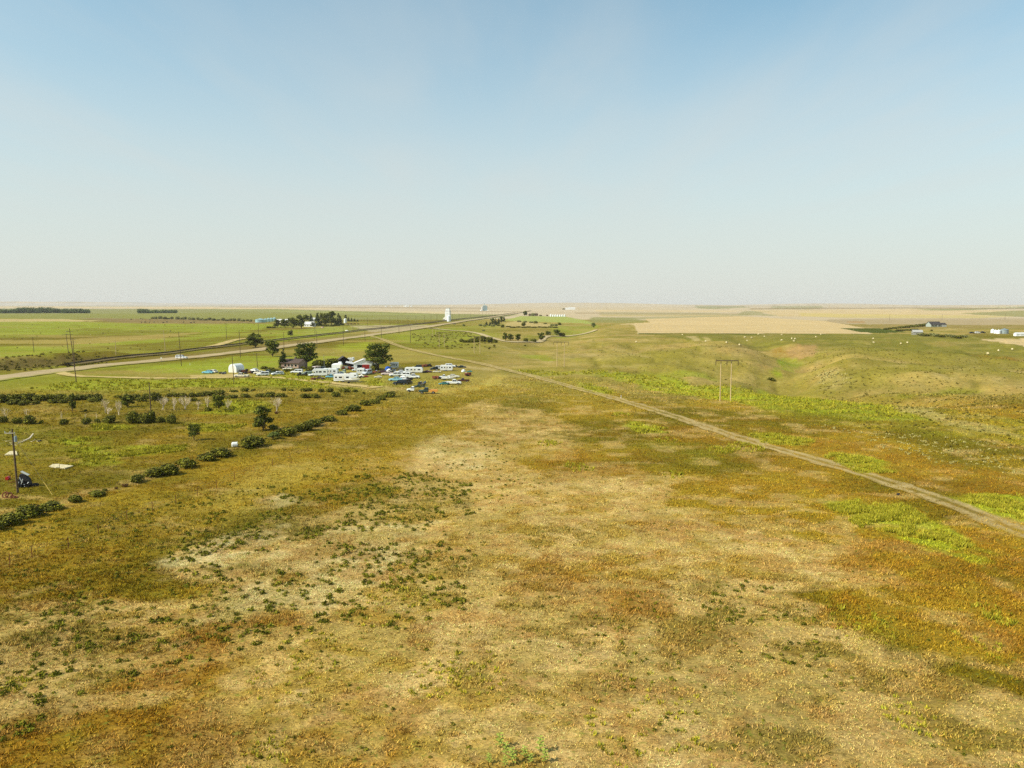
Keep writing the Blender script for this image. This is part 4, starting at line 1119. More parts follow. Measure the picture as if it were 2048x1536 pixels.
def v_oldtruck():
    t = empty('old_truck', 'old truck', 'truck'); w = 2.1
    mb = lower(3, 1.5, .75, [(.9, 1.62, 1), (1.9, 1.5, .96), (2.6, 1.4, .82), (2.72, 1.2, .7)])
    mb.loft([[(-.6, -.98, .7), (1.0, -.98, .7), (1.0, .98, .7), (-.6, .98, .7)], [(-.6, -.98, 1.6), (1.0, -.98, 1.6), (1.0, .98, 1.6), (-.6, .98, 1.6)], [(-.5, -.82, 2.35), (.62, -.82, 2.35), (.62, .82, 2.35), (-.5, .82, 2.35)], [(-.2, -.6, 2.48), (.4, -.6, 2.48), (.4, .6, 2.48), (-.2, .6, 2.48)]])
    mb.build('body', WHITE, t)
    glass(t, (-.6, -.5, .62, 1.0, 1.6, 2.35, .98, .82))
    for s in (-1, 1):
        ring = []
        for x, z in ((1.2, .75), (1.35, 1.15), (1.8, 1.3), (2.3, 1.15), (2.6, .8)):
            ring.append([(x, s * .7, z - .1), (x, s * 1.08, z - .1), (x, s * 1.05, z), (x, s * .7, z + .03)])
        MB().loft(ring).build('fender', WHITE, t)
    MB().box(-4.1, -.62, -.42, -.3, .72, .9).box(-4.1, -.62, .3, .42, .72, .9).box(-2.2, -2.0, -.3, .3, .74, .86).box(-4.1, -3.98, -.3, .3, .74, .86).build('chassis_frame', mat('red_chassis', (96, 44, 34), .8, var=.2), t)
    wheels(t, (-3.0, 1.8), w, .5, .28)
    return t
def v_service():
    t = empty('service_truck', 'service truck', 'truck'); w = 2.05
    mb = lower(5.8, w, .6, [(-.3, 1.25, 1), (1.4, 1.25, 1), (2.6, 1.15, .95), (2.8, .9, .9)])
    g = cabin(mb, w, -.35, -.25, .75, 1.3, 1.23, 2.0, .93, .82)
    mb.build('body', WHITE, t); glass(t, g[0])
    MB().box(-3.2, -.45, -1.02, -.6, .62, 1.35).box(-3.2, -.45, .6, 1.02, .62, 1.35).box(-3.2, -.45, -.598, .598, .66, .8).build('service_bed', WHITE, t)
    for x in (-2.9, -1.9, -.95):
        MB().box(x - .02, x + .02, -1.035, -1.022, .7, 1.3).build('locker_seam', DARK, t)
    wheels(t, (-1.95, 1.75), w, .45, .28)
    return t
def v_camper(L=7.5, name='camper_trailer', h=2.9, raised=0.0, cat='caravan'):
    """box caravan; raised > 0 gives a fifth-wheel nose of that length at +x"""
    t = empty(name, 'camper', cat); w = 2.4; z0 = .55; hl = L / 2
    if raised:
        prof = [(-hl, z0), (hl - raised, z0), (hl - raised + .1, 1.55), (hl, 1.75), (hl + .1, 2.2), (hl - .25, h + .32), (hl - raised - .5, h + .32), (hl - raised - .9, h), (-hl + .12, h), (-hl, h - .15)]
    else:
        prof = [(-hl + .1, z0), (hl - .15, z0), (hl + .05, 1.25), (hl + .05, h - .75), (hl - .35, h - .05), (hl - .6, h), (-hl + .3, h), (-hl, h - .2), (-hl - .03, 1.2)]
    MB().prism(prof, -w / 2, w / 2).build('body', WHITE, t)
    xs = [(-hl + .5, .7), (-hl + 1.9, 1.3), (-.2 + L * .06, .45), (hl - raised - 1.6, .9)]
    for s in (-1, 1):
        for x, ww in xs:
            f = MB().box(x, x + ww, s * (w / 2 + .012) - .01, s * (w / 2 + .012) + .01, 1.6, 2.15).build('window', GLASS, t)
        MB().box(-hl + .2, hl - raised - .2, s * (w / 2 + .008) - .006, s * (w / 2 + .008) + .006, 1.12, 1.24).build('stripe', mat('beige_stripe', (176, 166, 146), .5), t)
    if raised:
        for s in (-1, 1):
            MB().box(hl - .9, hl - .35, s * (w / 2 + .012) - .01, s * (w / 2 + .012) + .01, 2.35, 2.75).build('window', GLASS, t)
    MB().box(-hl + L * .22 + 1.2, -hl + L * .22 + 1.85, -w / 2 - .03, -w / 2 - .004, .75, 2.3).build('door', OFFW, t)
    MB().box(-.6, .1, -.4, .4, h + .003, h + .25).build('roof_vent', OFFW, t)
    for x in (-.9, -.05):
        for s in (-1, 1):
            MB().wheel(x, s * 1.05, .35, .35, .22, 12).build('wheel', TYRE, t)
    if not raised:
        MB().tube([(hl - .2, -.6, .5), (hl + 1.2, 0, .5)], .05, 4).tube([(hl - .2, .6, .5), (hl + 1.2, 0, .5)], .05, 4).cyl(hl + 1.25, 0, .05, .75, .05, 6).build('hitch', DARK, t)
    return t
def v_motorhome():
    t = empty('motorhome', 'motorhome', 'motorhome'); w = 2.3
    MB().prism([(-3.1, .55), (1.5, .55), (1.5, 1.85), (2.6, 2.05), (2.7, 2.35), (2.1, 2.95), (-2.9, 2.95), (-3.15, 2.7)], -w / 2, w / 2).build('body', WHITE, t)
    mb = lower(2, 2.0, .45, [(1.3, 1.25, 1), (2.3, 1.18, 1), (3.0, 1.0, .95), (3.2, .8, .9)])
    g = cabin(mb, 2.0, 1.32, 1.34, 1.85, 2.35, 1.22, 1.84, .93, .88)
    mb.build('cab', WHITE, t); glass(t, g[0], rear=False)
    for s in (-1, 1):
        for x, ww in ((-2.6, .9), (-1.0, 1.1), (.5, .6)):
            MB().box(x, x + ww, s * (w / 2 + .012) - .01, s * (w / 2 + .012) + .01, 1.6, 2.15).build('window', GLASS, t)
    wheels(t, (-1.7, 2.3), 2.1, .38, .24)
    return t
def v_boat():
    t = empty('boat', 'boat', 'boat')
    def sec(x, w, zk, zd):
        return [(x, 0, zk), (x, -w * .75, zk + (zd - zk) * .35), (x, -w, zd), (x, w, zd), (x, w * .75, zk + (zd - zk) * .35)]
    MB().loft([sec(-2.7, 1.0, .6, 1.35), sec(-1, 1.1, .58, 1.38), (sec(1.0, 1.0, .62, 1.45)), sec(2.2, .6, .8, 1.55), sec(3.0, .08, 1.25, 1.65)]).build('hull', WHITE, t)
    MB().loft([[(-2.5, -.85, 1.36), (-2.5, .85, 1.36), (-2.5, .8, 1.5), (-2.5, -.8, 1.5)], [(.3, -.9, 1.4), (.3, .9, 1.4), (.3, .8, 1.62), (.3, -.8, 1.62)], [(2.4, -.3, 1.56), (2.4, .3, 1.56), (2.4, .25, 1.66), (2.4, -.25, 1.66)]]).build('deck', OFFW, t)
    MB().add([(.35, -.8, 1.63), (.35, .8, 1.63), (.0, .7, 2.0), (.0, -.7, 2.0)], [(0, 1, 2, 3)]).build('windscreen', GLASS, t)
    MB().box(-2.69, 2.4, -1.12, -1.105, 1.1, 1.18).build('stripe', DARK, t)
    MB().box(-2.6, 3.6, -.08, .08, .42, .52).box(-1.3, -1.2, -1.0, 1.0, .4, .48).box(1.0, 1.1, -.7, .7, .42, .62).build('trailer_frame', STEEL, t)
    for s in (-1, 1):
        MB().wheel(-1.2, s * 1.1, .32, .32, .2, 10).build('wheel', TYRE, t)
    return t
def v_flatbed():
    t = empty('flatbed_trailer', 'flatbed', 'trailer')
    MB().box(-2.4, 2.4, -1.05, 1.05, .7, .84).build('deck', mat('weathered_boards', (126, 112, 78), .9), t)
    for x in (-2.3, -1.2, 0, 1.2, 2.3):
        for s in (-1, 1):
            MB().box(x - .04, x + .04, s * 1.0 - .04, s * 1.0 + .04, .842, 1.7).build('stake', DARK, t)
    for s in (-1, 1):
        for z in (1.2, 1.6):
            MB().box(-2.35, 2.35, s * 1.06 - .02, s * 1.06 + .02, z, z + .09).build('rail', mat('olive_rail', (110, 104, 70), .9), t)
        MB().wheel(-.4, s * .98, .36, .36, .2, 10).build('wheel', TYRE, t)
        MB().wheel(.5, s * .98, .36, .36, .2, 10).build('wheel', TYRE, t)
    return t
SED, WAG, SUV, VAN, PIC, WRK, OLD, SRV = v_sedan(), v_wagon(), v_suv(), v_van(), v_pickup(), v_wreck(), v_oldtruck(), v_service()
CAM, FIV, MOT, BOA, FLA = v_camper(5.9), v_camper(8.4, 'fifth_wheel_camper', 3.0, 2.2), v_motorhome(), v_boat(), v_flatbed()
PA = {k: mat('paint_' + k, v, .35, var=.06, spec=.5) for k, v in dict(blue=(150, 200, 210), grey=(168, 172, 170), green=(46, 66, 44), dkgreen=(24, 36, 24), black=(16, 20, 22), maroon=(74, 26, 24), red=(168, 36, 30),
      pgreen=(176, 188, 160), cream=(226, 216, 190), pinkw=(220, 196, 184), teal=(70, 140, 126), brown=(66, 52, 38), orange=(226, 158, 72), olive=(96, 104, 66), lblue=(120, 186, 204), silver=(190, 196, 200)).items()}
def car(p, px, py, deg, label, paint=None, s=1.0, group=None):
    pm = {k: (PA[paint] if paint else WHITE) for k in ('body', 'cargo_bed', 'cab', 'fender', 'bonnet', 'hull', 'service_bed')}
    if p is SRV: pm['service_bed'] = PA['orange']
    o = place(p, label, px, py, R(deg), s, group, pm, sink=.04)
    return o
car(SED, 416, 747, 170, 'pale blue car at the far left end of the parked cars', 'lblue')
car(SED, 426, 745.5, 150, 'white car touching the pale blue one at the far left', 'cream')
car(PIC, 483, 754.5, 180, 'white pickup facing left on the pale dirt below the arched shelter', 'cream')
car(SED, 509, 743, 135, 'white sedan parked alone right of the arched shelter')
car(SED, 519, 748, 175, 'white car mostly hidden behind the boxy white off-roader', 'cream')
car(SUV, 526, 752, 200, 'boxy white off-roader nearest the grass, left part of the yard')
car(PIC, 538, 747.5, 165, 'dark teal pickup between two white cars', 'green', .9)
car(WAG, 555, 750, 215, 'white estate car turned towards the camera left of the shrubs')
car(SED, 577, 740, 180, 'white car half hidden behind the shrubs at the house', 'cream')
car(SUV, 594, 747, 178, 'long white off-roader in front of the brown-roofed house')
car(WAG, 613, 750, 205, 'pale green-grey estate car with a black open end', 'pgreen')
car(VAN, 631, 741.5, 240, 'old pinkish white van at the edge of the shrub mass', 'pinkw', .9)
car(SUV, 641, 740.5, 170, 'dark green off-roader right of the old pinkish van', 'dkgreen', .95)
car(MOT, 639, 752.5, 185, 'white motorhome with cab over, left of the blue pickup')
car(CAM, 661, 750.5, 0, 'white trailer with dark windows behind the motorhome', s=(1, 1, .95))
car(SED, 629, 752.5, 205, 'white car with dark wheel before the motorhome')
car(WRK, 638, 759, 185, 'dark red stripped wreck in front of the motorhome', 'maroon', 1.0)
car(PIC, 663, 756, 190, 'light blue pickup left of the large white camper', 'lblue', .8)
car(FIV, 692, 764, 0, 'large white camper with raised nose, nearest in the yard')
car(BOA, 704, 766, 5, 'white motorboat on a trailer before the large camper', s=.97)
car(OLD, 689, 748, 170, 'pale green old truck cab behind the large camper', 'pgreen', .75)
car(FIV, 702, 727, 0, 'white camper showing behind the lean-to roof', s=(.36, .9, .9))
car(WAG, 713, 742, 190, 'white car at the foot of the garage door', s=.8)
car(CAM, 722, 749, 180, 'short white box camper beside the grey van', s=(.5, .95, .9))
car(VAN, 734, 749, 250, 'grey van seen from behind, next to the box camper', 'silver', .98)
car(SED, 731, 754.5, 200, 'small red car body in the grass before the grey van', 'red', .5)
car(SED, 756, 755.5, 185, 'small white car alone in the grass below the tall tree', 'cream', .62)
car(WAG, 764, 746, 175, 'dark red estate car under the tall wide tree', 'maroon', .8)
car(SED, 774, 750, 185, 'long white and pink sedan below the dark red estate car', 'pinkw')
car(MOT, 788, 737.5, 175, 'white truck camper behind the blue tarp', s=(.62, .9, .98))
car(FLA, 799, 741.5, 0, 'olive stake trailer left of the long white trailer', s=(.62, 1, 1))
car(SUV, 791, 753, 190, 'first white off-roader in the crowded white cluster')
car(WAG, 800, 751, 175, 'white estate car in the middle of the white cluster')
car(SED, 800, 747, 185, 'white sedan at the back of the white cluster')
car(VAN, 811, 753, 170, 'white van at the right of the white cluster', s=.8)
car(SED, 812, 756, 170, 'white car at the front corner of the white cluster', s=.9)
car(PIC, 825, 757, 0, 'white pickup facing right beside the white cluster')
car(SED, 791, 762, 185, 'light blue sedan behind the black off-roader', 'blue', 1.08)
car(SED, 807, 759.5, 0, 'white car between the light blue sedan and white cluster', s=.75)
car(SUV, 800, 769.5, 180, 'black off-roader nearest the camera in the yard', 'black', 1.0)
car(VAN, 815, 767.5, 60, 'dark brown van end-on behind the black off-roader', 'brown', .8)
car(PIC, 839, 775, 180, 'green and white pickup above the old white truck', 'green', .66)
car(OLD, 826, 783.5, 180, 'old white truck cab on a bare red frame, nearest the camera', s=.72)
car(SRV, 855, 787, 180, 'green truck with an orange service body behind the white cab', 'green', .98)
car(CAM, 828, 746, 0, 'long white trailer in the middle of the yard', s=(1.22, 1, .82))
car(VAN, 836, 735.5, 180, 'dark green van behind the long white trailer', 'dkgreen', .62)
car(WRK, 855, 745, 0, 'dark maroon low wreck right of the long trailer', 'maroon', .92)
car(SUV, 868, 739.5, 200, 'dark green off-roader with pale front before the white van', 'dkgreen', .72)
car(VAN, 875, 738.5, 185, 'white van left of the second white trailer', s=.72)
car(CAM, 893, 742, 0, 'white trailer with a dark lower line at the right of the yard', s=(.88, 1, .88))
car(SUV, 901, 735, 0, 'white off-roader behind the right-hand trailer', s=.98)
car(PIC, 874, 745, 180, 'small white pickup with green windows before the white van', 'cream', .6)
car(PIC, 913, 735, 180, 'dark green truck at the back right of the yard', 'dkgreen', .6)
car(SED, 924, 735.5, 0, 'dark green car at the right end of the back row', 'dkgreen', .78)
car(SED, 939, 744, 180, 'small teal car body, rightmost in the yard', 'teal', .5)
car(OLD, 879, 759.5, 0, 'black and orange stripped truck front left of the front right group', 'black', .5)
car(PIC, 889, 756.5, 180, 'white crew truck at the back of the front right group', s=.78)
car(SED, 907, 755.5, 0, 'white sedan at the back of the front right group', 'cream', .98)
car(BOA, 895, 760, 0, 'low white boat hull in the front right group', s=(.85, .9, .55))
car(SED, 887, 769.5, 200, 'teal and white small car at the front right group', 'teal', .72)
car(PIC, 907, 769, 0, 'white pickup with black side, front of the right group')
car(PIC, 927, 763.5, 180, 'maroon and white pickup, rightmost of the front right group', 'maroon', .76)
car(SUV, 363, 718, 0, 'white and black car parked on the highway shoulder', s=1.15)
car(SED, 1944, 667, 0, 'black car parked in the right-hand farmyard', 'black', 1.15)
car(VAN, 1955, 667, 0, 'white van between dark vehicles in the right-hand farmyard', s=.95)
car(PIC, 1964, 666.5, 0, 'dark pickup right of the white van in the farmyard', 'black', 1.1)
car(SED, 909, 649, 0, 'tiny dark car driving on the highway near the elevator', 'black', .9).location.z += .1

# ---------------------------------------------------------------- buildings
def gable(name, label, cat, L, D, hw, hr, wall, roof, loc, rz=0, over=.4, ridge='x', parts=None):
    """walls L along x, D along y; ridge along x or y"""
    t = empty(name, label, cat, loc, rz)
    if ridge == 'x':
        MB().add([(-L/2, -D/2, -.3), (L/2, -D/2, -.3), (L/2, D/2, -.3), (-L/2, D/2, -.3), (-L/2, -D/2, hw), (L/2, -D/2, hw), (L/2, D/2, hw), (-L/2, D/2, hw), (-L/2, 0, hr), (L/2, 0, hr)],
                 [(0, 1, 5, 4), (2, 3, 7, 6), (1, 2, 6, 9, 5), (3, 0, 4, 8, 7), (4, 5, 9, 8), (6, 7, 8, 9)]).build('wall', wall, t)
        a, b = L / 2 + over, D / 2 + over; s = (hr - hw) / (D / 2); e = hw - over * s
        for q in (-1, 1):
            MB().add([(-a, q*b, e+.06), (a, q*b, e+.06), (a, 0, hr+.06), (-a, 0, hr+.06), (-a, q*b, e+.2), (a, q*b, e+.2), (a, 0, hr+.2), (-a, 0, hr+.2)],
                     [(0, 1, 2, 3), (4, 5, 6, 7), (0, 1, 5, 4), (1, 2, 6, 5), (2, 3, 7, 6), (3, 0, 4, 7)]).build('roof', roof, t)
    else:
        MB().add([(-L/2, -D/2, -.3), (L/2, -D/2, -.3), (L/2, D/2, -.3), (-L/2, D/2, -.3), (-L/2, -D/2, hw), (L/2, -D/2, hw), (L/2, D/2, hw), (-L/2, D/2, hw), (0, -D/2, hr), (0, D/2, hr)],
                 [(0, 1, 5, 8, 4), (2, 3, 7, 9, 6), (1, 2, 6, 5), (3, 0, 4, 7), (4, 8, 9, 7), (5, 6, 9, 8)]).build('wall', wall, t)
        a, b = L / 2 + over, D / 2 + over; s = (hr - hw) / (L / 2); e = hw - over * s
        for q in (-1, 1):
            MB().add([(q*a, -b, e+.06), (q*a, b, e+.06), (0, b, hr+.06), (0, -b, hr+.06), (q*a, -b, e+.2), (q*a, b, e+.2), (0, b, hr+.2), (0, -b, hr+.2)],
                     [(0, 1, 2, 3), (4, 5, 6, 7), (0, 1, 5, 4), (1, 2, 6, 5), (2, 3, 7, 6), (3, 0, 4, 7)]).build('roof', roof, t)
    return t
def win(t, x0, x1, z0, z1, y, m=GLASS, name='window', frame=OFFW):
    f = MB().box(x0 - .08, x1 + .08, y - .05, y - .003, z0 - .08, z1 + .08).build(name, frame, t)
    MB().box(x0, x1, y - .07, y - .052, z0, z1).build('pane', m, f)
BRROOF = mat('brown_shingle_roof', (88, 72, 62), .9, var=.15, scale=3)
GRROOF = mat('dark_grey_roof', (66, 60, 56), .9, var=.15, scale=3)
WROOF = mat('weathered_white_roof', (206, 202, 194), .7, var=.08)
PINKW = mat('faded_pink_stucco', (176, 146, 126), .9, var=.1)
BEIGE = mat('cream_metal_wall', (222, 216, 190), .6, var=.06)
GREYW = mat('grey_green_siding', (158, 166, 152), .8, var=.08)
TEALB = mat('teal_galvanised', (158, 190, 186), .4, metal=.2, var=.1)
WSIL = mat('white_silo', (226, 228, 226), .45, var=.05)
GSIL = mat('galvanised_silo', (150, 160, 158), .4, metal=.4, var=.12)
h_ = gable('house', 'low brown-roofed house with faded pink walls among the yard trees', 'house', 8.4, 8, 2.5, 3.9, PINKW, BRROOF, G(589, 736), R(-14), .5)
for x in (-2.6, .6, 2.4):
    win(h_, x, x + 1.0, 1.0, 1.9, -4.0)
MB().box(-.9, -.1, -4.06, -4.003, 0, 2.0).build('door', DARK, h_)
MB().box(-.3, .3, .6, 1.2, 3.6, 4.7).build('chimney', mat('chimney_block', (120, 104, 92), .9), h_)
gr_ = gable('garage', 'white garage with dark doorway and red door leaf beside the tall tree', 'garage', 7.6, 9, 3.0, 4.5, WHITE, WROOF, G(727, 739.5), R(8), .25, ridge='y')
MB().box(-2.4, -.25, -4.53, -4.503, 0, 2.5).build('doorway', mat('dark_interior', (14, 12, 12), .9), gr_)
MB().box(-.2, 2.7, -4.62, -4.505, 0, 2.55).build('red_door', PA['red'], gr_)
for k in range(5):
    MB().box(-.1 + k * .58, -.06 + k * .58, -4.66, -4.622, .1, 2.45).build('door_batten', mat('red_batten', (190, 60, 50), .6), gr_)
sh = gable('shed', 'dark-roofed open shed behind the white tarped trailer', 'shed', 4.6, 5, 2.5, 4.0, mat('dark_boards', (46, 36, 32), .95), GRROOF, G(687, 730), R(20), .4, ridge='y')
# lean-to with white tilted roof
p = G(701, 736); t = empty('lean_to', 'open lean-to with tilted white roof left of the garage', 'lean-to', p, R(5))
MB().add([(-2, -2, 2.5), (2, -2, 1.7), (2, 2, 2.1), (-2, 2, 2.9), (-2, -2, 2.6), (2, -2, 1.8), (2, 2, 2.2), (-2, 2, 3.0)], [(0, 1, 2, 3), (4, 5, 6, 7), (0, 1, 5, 4), (1, 2, 6, 5), (2, 3, 7, 6), (3, 0, 4, 7)]).build('roof', WROOF, t)
for x in (-1.9, 1.8):
    for y in (-1.8, 1.8):
        MB().box(x, x + .12, y, y + .12, -.1, 1.75 + (.6 if x < 0 else 0)).build('post', DARK, t)
MB().box(-1.7, 1.7, 1.5, 1.6, 0, 1.9).build('back_wall', mat('dark_boards2', (40, 32, 28), .95), t)
# junk
def junk(label, px, py, w, n, mats_, seed, hh=1.2, cat='scrap heap', kindname='scrap_heap'):
    rg = random.Random(seed); p = G(px, py); t = empty(kindname, label, cat, p, 0)
    for k in range(n):
        mb = MB(); a, b, c = rg.uniform(.3, 1.1), rg.uniform(.2, .7), rg.uniform(.15, .5)
        mb.box(-a, a, -b, b, -c, c)
        o = mb.build(rg.choice(['scrap_panel', 'scrap_box', 'scrap_beam']), rg.choice(mats_), t)
        o.location = (rg.uniform(-w / 2, w / 2), rg.uniform(-1.2, 1.2), rg.uniform(.2, hh)); o.rotation_euler = (rg.uniform(-.5, .5), rg.uniform(-.5, .5), rg.uniform(0, 3))
    return t
junk('heap of grey and dark scrap between the tarped trailer and lean-to', 698, 739, 4.6, 14, [STEEL, DARK, GSIL, RUST, DARK], 3)
junk('brown heap of scrap behind the yard, right of the green van', 848, 733.5, 2.6, 7, [RUST, DARK], 4, .5)
junk('small grey scrap lying on the dirt left of the arched shelter', 443, 748, 2.4, 5, [DARK, STEEL], 5, .25)
junk('dark burnt scrap beside the arched shelter', 488, 745.5, 2.6, 8, [DARK, DARK, RUST], 6, 1.2)
# arched white shelter
def arch(label, px, py, w, h, d, m, name='shelter', cat='shelter', rz=0, n=9):
    p = G(px, py); t = empty(name, label, cat, p, rz)
    ring = [(-w / 2, -.1)] + [(-w / 2 * math.cos(math.pi * k / n), h * (.45 + .55 * math.sin(math.pi * k / n))) for k in range(n + 1)] + [(w / 2, -.1)]
    MB().prism(ring, -d / 2, d / 2).build('cover', m, t)
    MB().prism([(x * .72, z * .8) for x, z in ring], -d / 2 - .02, -d / 2 - .005).build('end_panel', OFFW, t)
    return t
arch('white arched fabric shelter standing in the green grass', 473, 744, 4.3, 3.5, 4.5, WHITE, rz=R(-25))
# tarped trailer, tarp heaps, tank
p = G(675, 738); t = empty('covered_trailer', 'white tarped trailer with humped top before the dark-roofed shed', 'trailer', p, R(-6))
MB().loft([[(-2.3, -1, .4), (2.1, -1, .4), (2.1, 1, .4), (-2.3, 1, .4)], [(-2.3, -1, 1.9), (2.2, -1, 2.3), (2.2, 1, 2.3), (-2.3, 1, 1.9)], [(-1.7, -.6, 2.35), (.2, -.6, 2.6), (.2, .6, 2.6), (-1.7, .6, 2.35)]]).loft([[(.2, -.9, 2.2), (2.1, -.9, 2.2), (2.1, .9, 2.2), (.2, .9, 2.2)], [(.7, -.5, 3.2), (1.8, -.5, 3.2), (1.8, .5, 3.2), (.7, .5, 3.2)]]).build('tarp_cover', WHITE, t)
MB().box(-2.5, 2.4, -.8, .8, .2, .38).build('trailer_frame', DARK, t)
for s in (-1, 1):
    MB().wheel(0, s * .9, .3, .3, .2, 10).build('wheel', TYRE, t)
def heap(label, px, py, w, h, m, name, cat, seed=1):
    p = G(px, py); rg = random.Random(seed)
    mb = MB(); secs = []
    for k, (f, z) in enumerate(((1, -.05), (.98, .3), (.85, .65), (.55, .9), (.18, 1.0))):
        secs.append([(math.cos(a * .628) * w / 2 * f * rg.uniform(.88, 1.1), math.sin(a * .628) * w / 2 * f * rg.uniform(.88, 1.1), z * h * rg.uniform(.95, 1.04)) for a in range(10)])
    o = mb.loft(secs).build(name, m); o.location = p
    return tag(o, label, cat)
heap('bright blue tarp over a heap under the tall wide tree', 776, 742.5, 2.9, 2.1, mat('blue_tarp', (20, 78, 160), .4, var=.2, spec=.5), 'tarp_heap', 'tarp', 2)
heap('grey-green tarp heap right of the white tarped trailer', 684, 738.5, 1.9, 2.0, mat('camo_tarp', (150, 146, 108), .9, var=.3, scale=3), 'tarp_heap', 'tarp', 3)
heap('white round tank lying right of the yard trailers', 927, 743.5, 1.8, 1.0, WHITE, 'water_tank', 'tank', 4)
heap('small white box on the grass below the round tank', 932.5, 747.5, 1.1, .5, OFFW, 'white_box', 'box', 5)
gable('hut', 'small weathered grey hut under the tall wide tree', 'hut', 2.6, 2.6, 1.5, 2.4, mat('weathered_grey_wood', (120, 116, 100), .95), mat('weathered_roof', (126, 124, 104), .95), G(748, 737.5), R(30), .2)
# middle farm
f_ = gable('farmhouse', 'white-roofed farmhouse among the dark trees beyond the railway', 'house', 12, 9, 3.0, 6.0, WHITE, WROOF, G(620, 653), R(-10), .5)
for x in (-4.5, -1.5, 2.0): win(f_, x, x + 1.2, 1, 2.2, -4.5)
f2 = gable('farm_building', 'small white building showing between trees behind the farmhouse', 'farm building', 7, 6, 3.2, 4.6, WHITE, WROOF, G(628, 641), 0, .3)
b_ = gable('barn', 'long cream barn behind the farm trees beyond the railway', 'barn', 24, 10, 3.2, 5.2, BEIGE, WROOF, G(569, 645), R(-4), .3)
for x in (-9, -4, 6): MB().box(x, x + 3.0, -5.03, -5.003, 0, 2.7).build('doorway', mat('dark_interior', (14, 12, 12), .9), b_)
def bin_(label, px, py, dpx, hpx, m, group=None, cone=.28, name='grain_bin', cat='grain bin'):
    mm = mpp(px, py); p = G(px, py); r = dpx * mm / 2; h = hpx * mm
    t = empty(name, label, cat, p, 0, group)
    hb_ = h * (1 - cone)
    mb = MB(); n = 20
    zs = [-.4] + [hb_ * k / 6 for k in range(1, 7)]
    mb.tube([(0, 0, z) for z in zs], [r * (1.0 if k % 2 else .985) for k in range(len(zs))], n)
    mb.build('bin_wall', m, t)
    MB().tube([(0, 0, hb_ + .01), (0, 0, h)], [r * 1.03, r * .12], n).build('bin_roof', m, t)
    MB().cyl(0, 0, h - .05, h + .35, r * .1, 8).build('roof_cap', m, t)
    return t
for k, (px, py, w, h) in enumerate([(521, 645, 20, 8), (531, 644, 8, 7), (537, 643.5, 8, 7.5), (543, 643, 8, 7.5), (549, 642.5, 7, 8)]):
    bin_(f"{'wide low' if k == 0 else 'teal'} grain bin, {ORD[k]} from the left in the pale teal row", px, py, w, h, TEALB, 'teal grain bins')
bin_('white water tank at the right end of the farm trees', 690.5, 646, 5.5, 9, WSIL, None, .15, 'water_tank', 'tank')
heap('white hay or stone heap on the grass below the middle farm', 694, 662, 3.5, 1.0, OFFW, 'pale_heap', 'heap', 8)
heap('pinkish heap of boards right of the farm trees', 645, 655.5, 4.5, 1.2, PINKW, 'board_heap', 'heap', 9)
# the white elevator
p = G(896, 641.5); mm = mpp(896, 641.5); t = empty('grain_elevator', 'tall white wooden grain elevator beside the railway in the middle distance', 'grain elevator', p, R(-12))
W, Hh = 9.6 * mm, 25.5 * mm
MB().box(-W / 2, W / 2, -W * .5, W * .5, -.5, Hh * .70).build('tower_wall', WHITE, t)
MB().prism([(-W / 2, Hh * .70), (W / 2, Hh * .70), (W * .42, Hh * .78), (-W * .42, Hh * .78)], -W * .46, W * .46).build('shoulder_roof', WROOF, t)
MB().box(-W * .42, W * .42, -W * .33, W * .33, Hh * .781, Hh * .95).build('cupola', WHITE, t)
MB().prism([(-W * .44, Hh * .951), (W * .44, Hh * .951), (W * .3, Hh), (-W * .3, Hh)], -W * .36, W * .36).build('roof', WROOF, t)
for z in (.80, .55):
    for k in range(5):
        MB().box(-W * .25 + k * W * .1, -W * .19 + k * W * .1, (-W * .34 if z > .7 else -W * .51), (-W * .332 if z > .7 else -W * .502), Hh * z, Hh * (z + .035)).build('faded_mark', mat('faded_grey', (206, 206, 204), .7), t)
MB().prism([(-W * .95, -.3), (-W * .5, -.3), (-W * .5, Hh * .32), (-W * .95, Hh * .2)], -W * .4, W * .4).build('annex', OFFW, t)
MB().box(-W * .85, -W * .62, -W * .41, -W * .402, 0, Hh * .13).build('annex_door', mat('dark_interior', (14, 12, 12), .9), t)
bin_('white steel silo standing against the front of the white elevator', 898, 643, 8, 12, WSIL, None, .1, 'silo', 'silo')
# far elevator with tower leg
p = G(970, 621.5); mm = mpp(970, 621.5); t = empty('concrete_elevator', 'pale blue-grey grain terminal with thin tower far down the railway', 'grain elevator', p, 0)
for x in (-3.4, -1.1, 1.2, 3.5):
    MB().cyl(x * mm, 0, -1, 9.5 * mm, 1.15 * mm, 16).build('storage_cylinder', mat('blue_grey_concrete', (140, 160, 160), .8), t)
MB().box(-3.6 * mm, 3.0 * mm, -1 * mm, 1 * mm, 9.51 * mm, 11 * mm).build('headhouse', mat('pale_blue_concrete', (172, 186, 184), .8), t)
MB().box(-1.6 * mm, -.4 * mm, -.6 * mm, .6 * mm, 11.01 * mm, 15.5 * mm).build('leg_tower', mat('pale_blue_concrete', (172, 186, 184), .8), t)
MB().cyl(-6 * mm, -2, -1, 8 * mm, .9 * mm, 14).build('white_cylinder', WSIL, t)
MB().box(3.5 * mm, 8 * mm, -3 * mm, -1.3 * mm, -1, 1.4 * mm).build('low_shed', WHITE, t)
bin_('small white bin left of the far grain terminal', 962, 622, 3, 2.5, WSIL, None, .3)
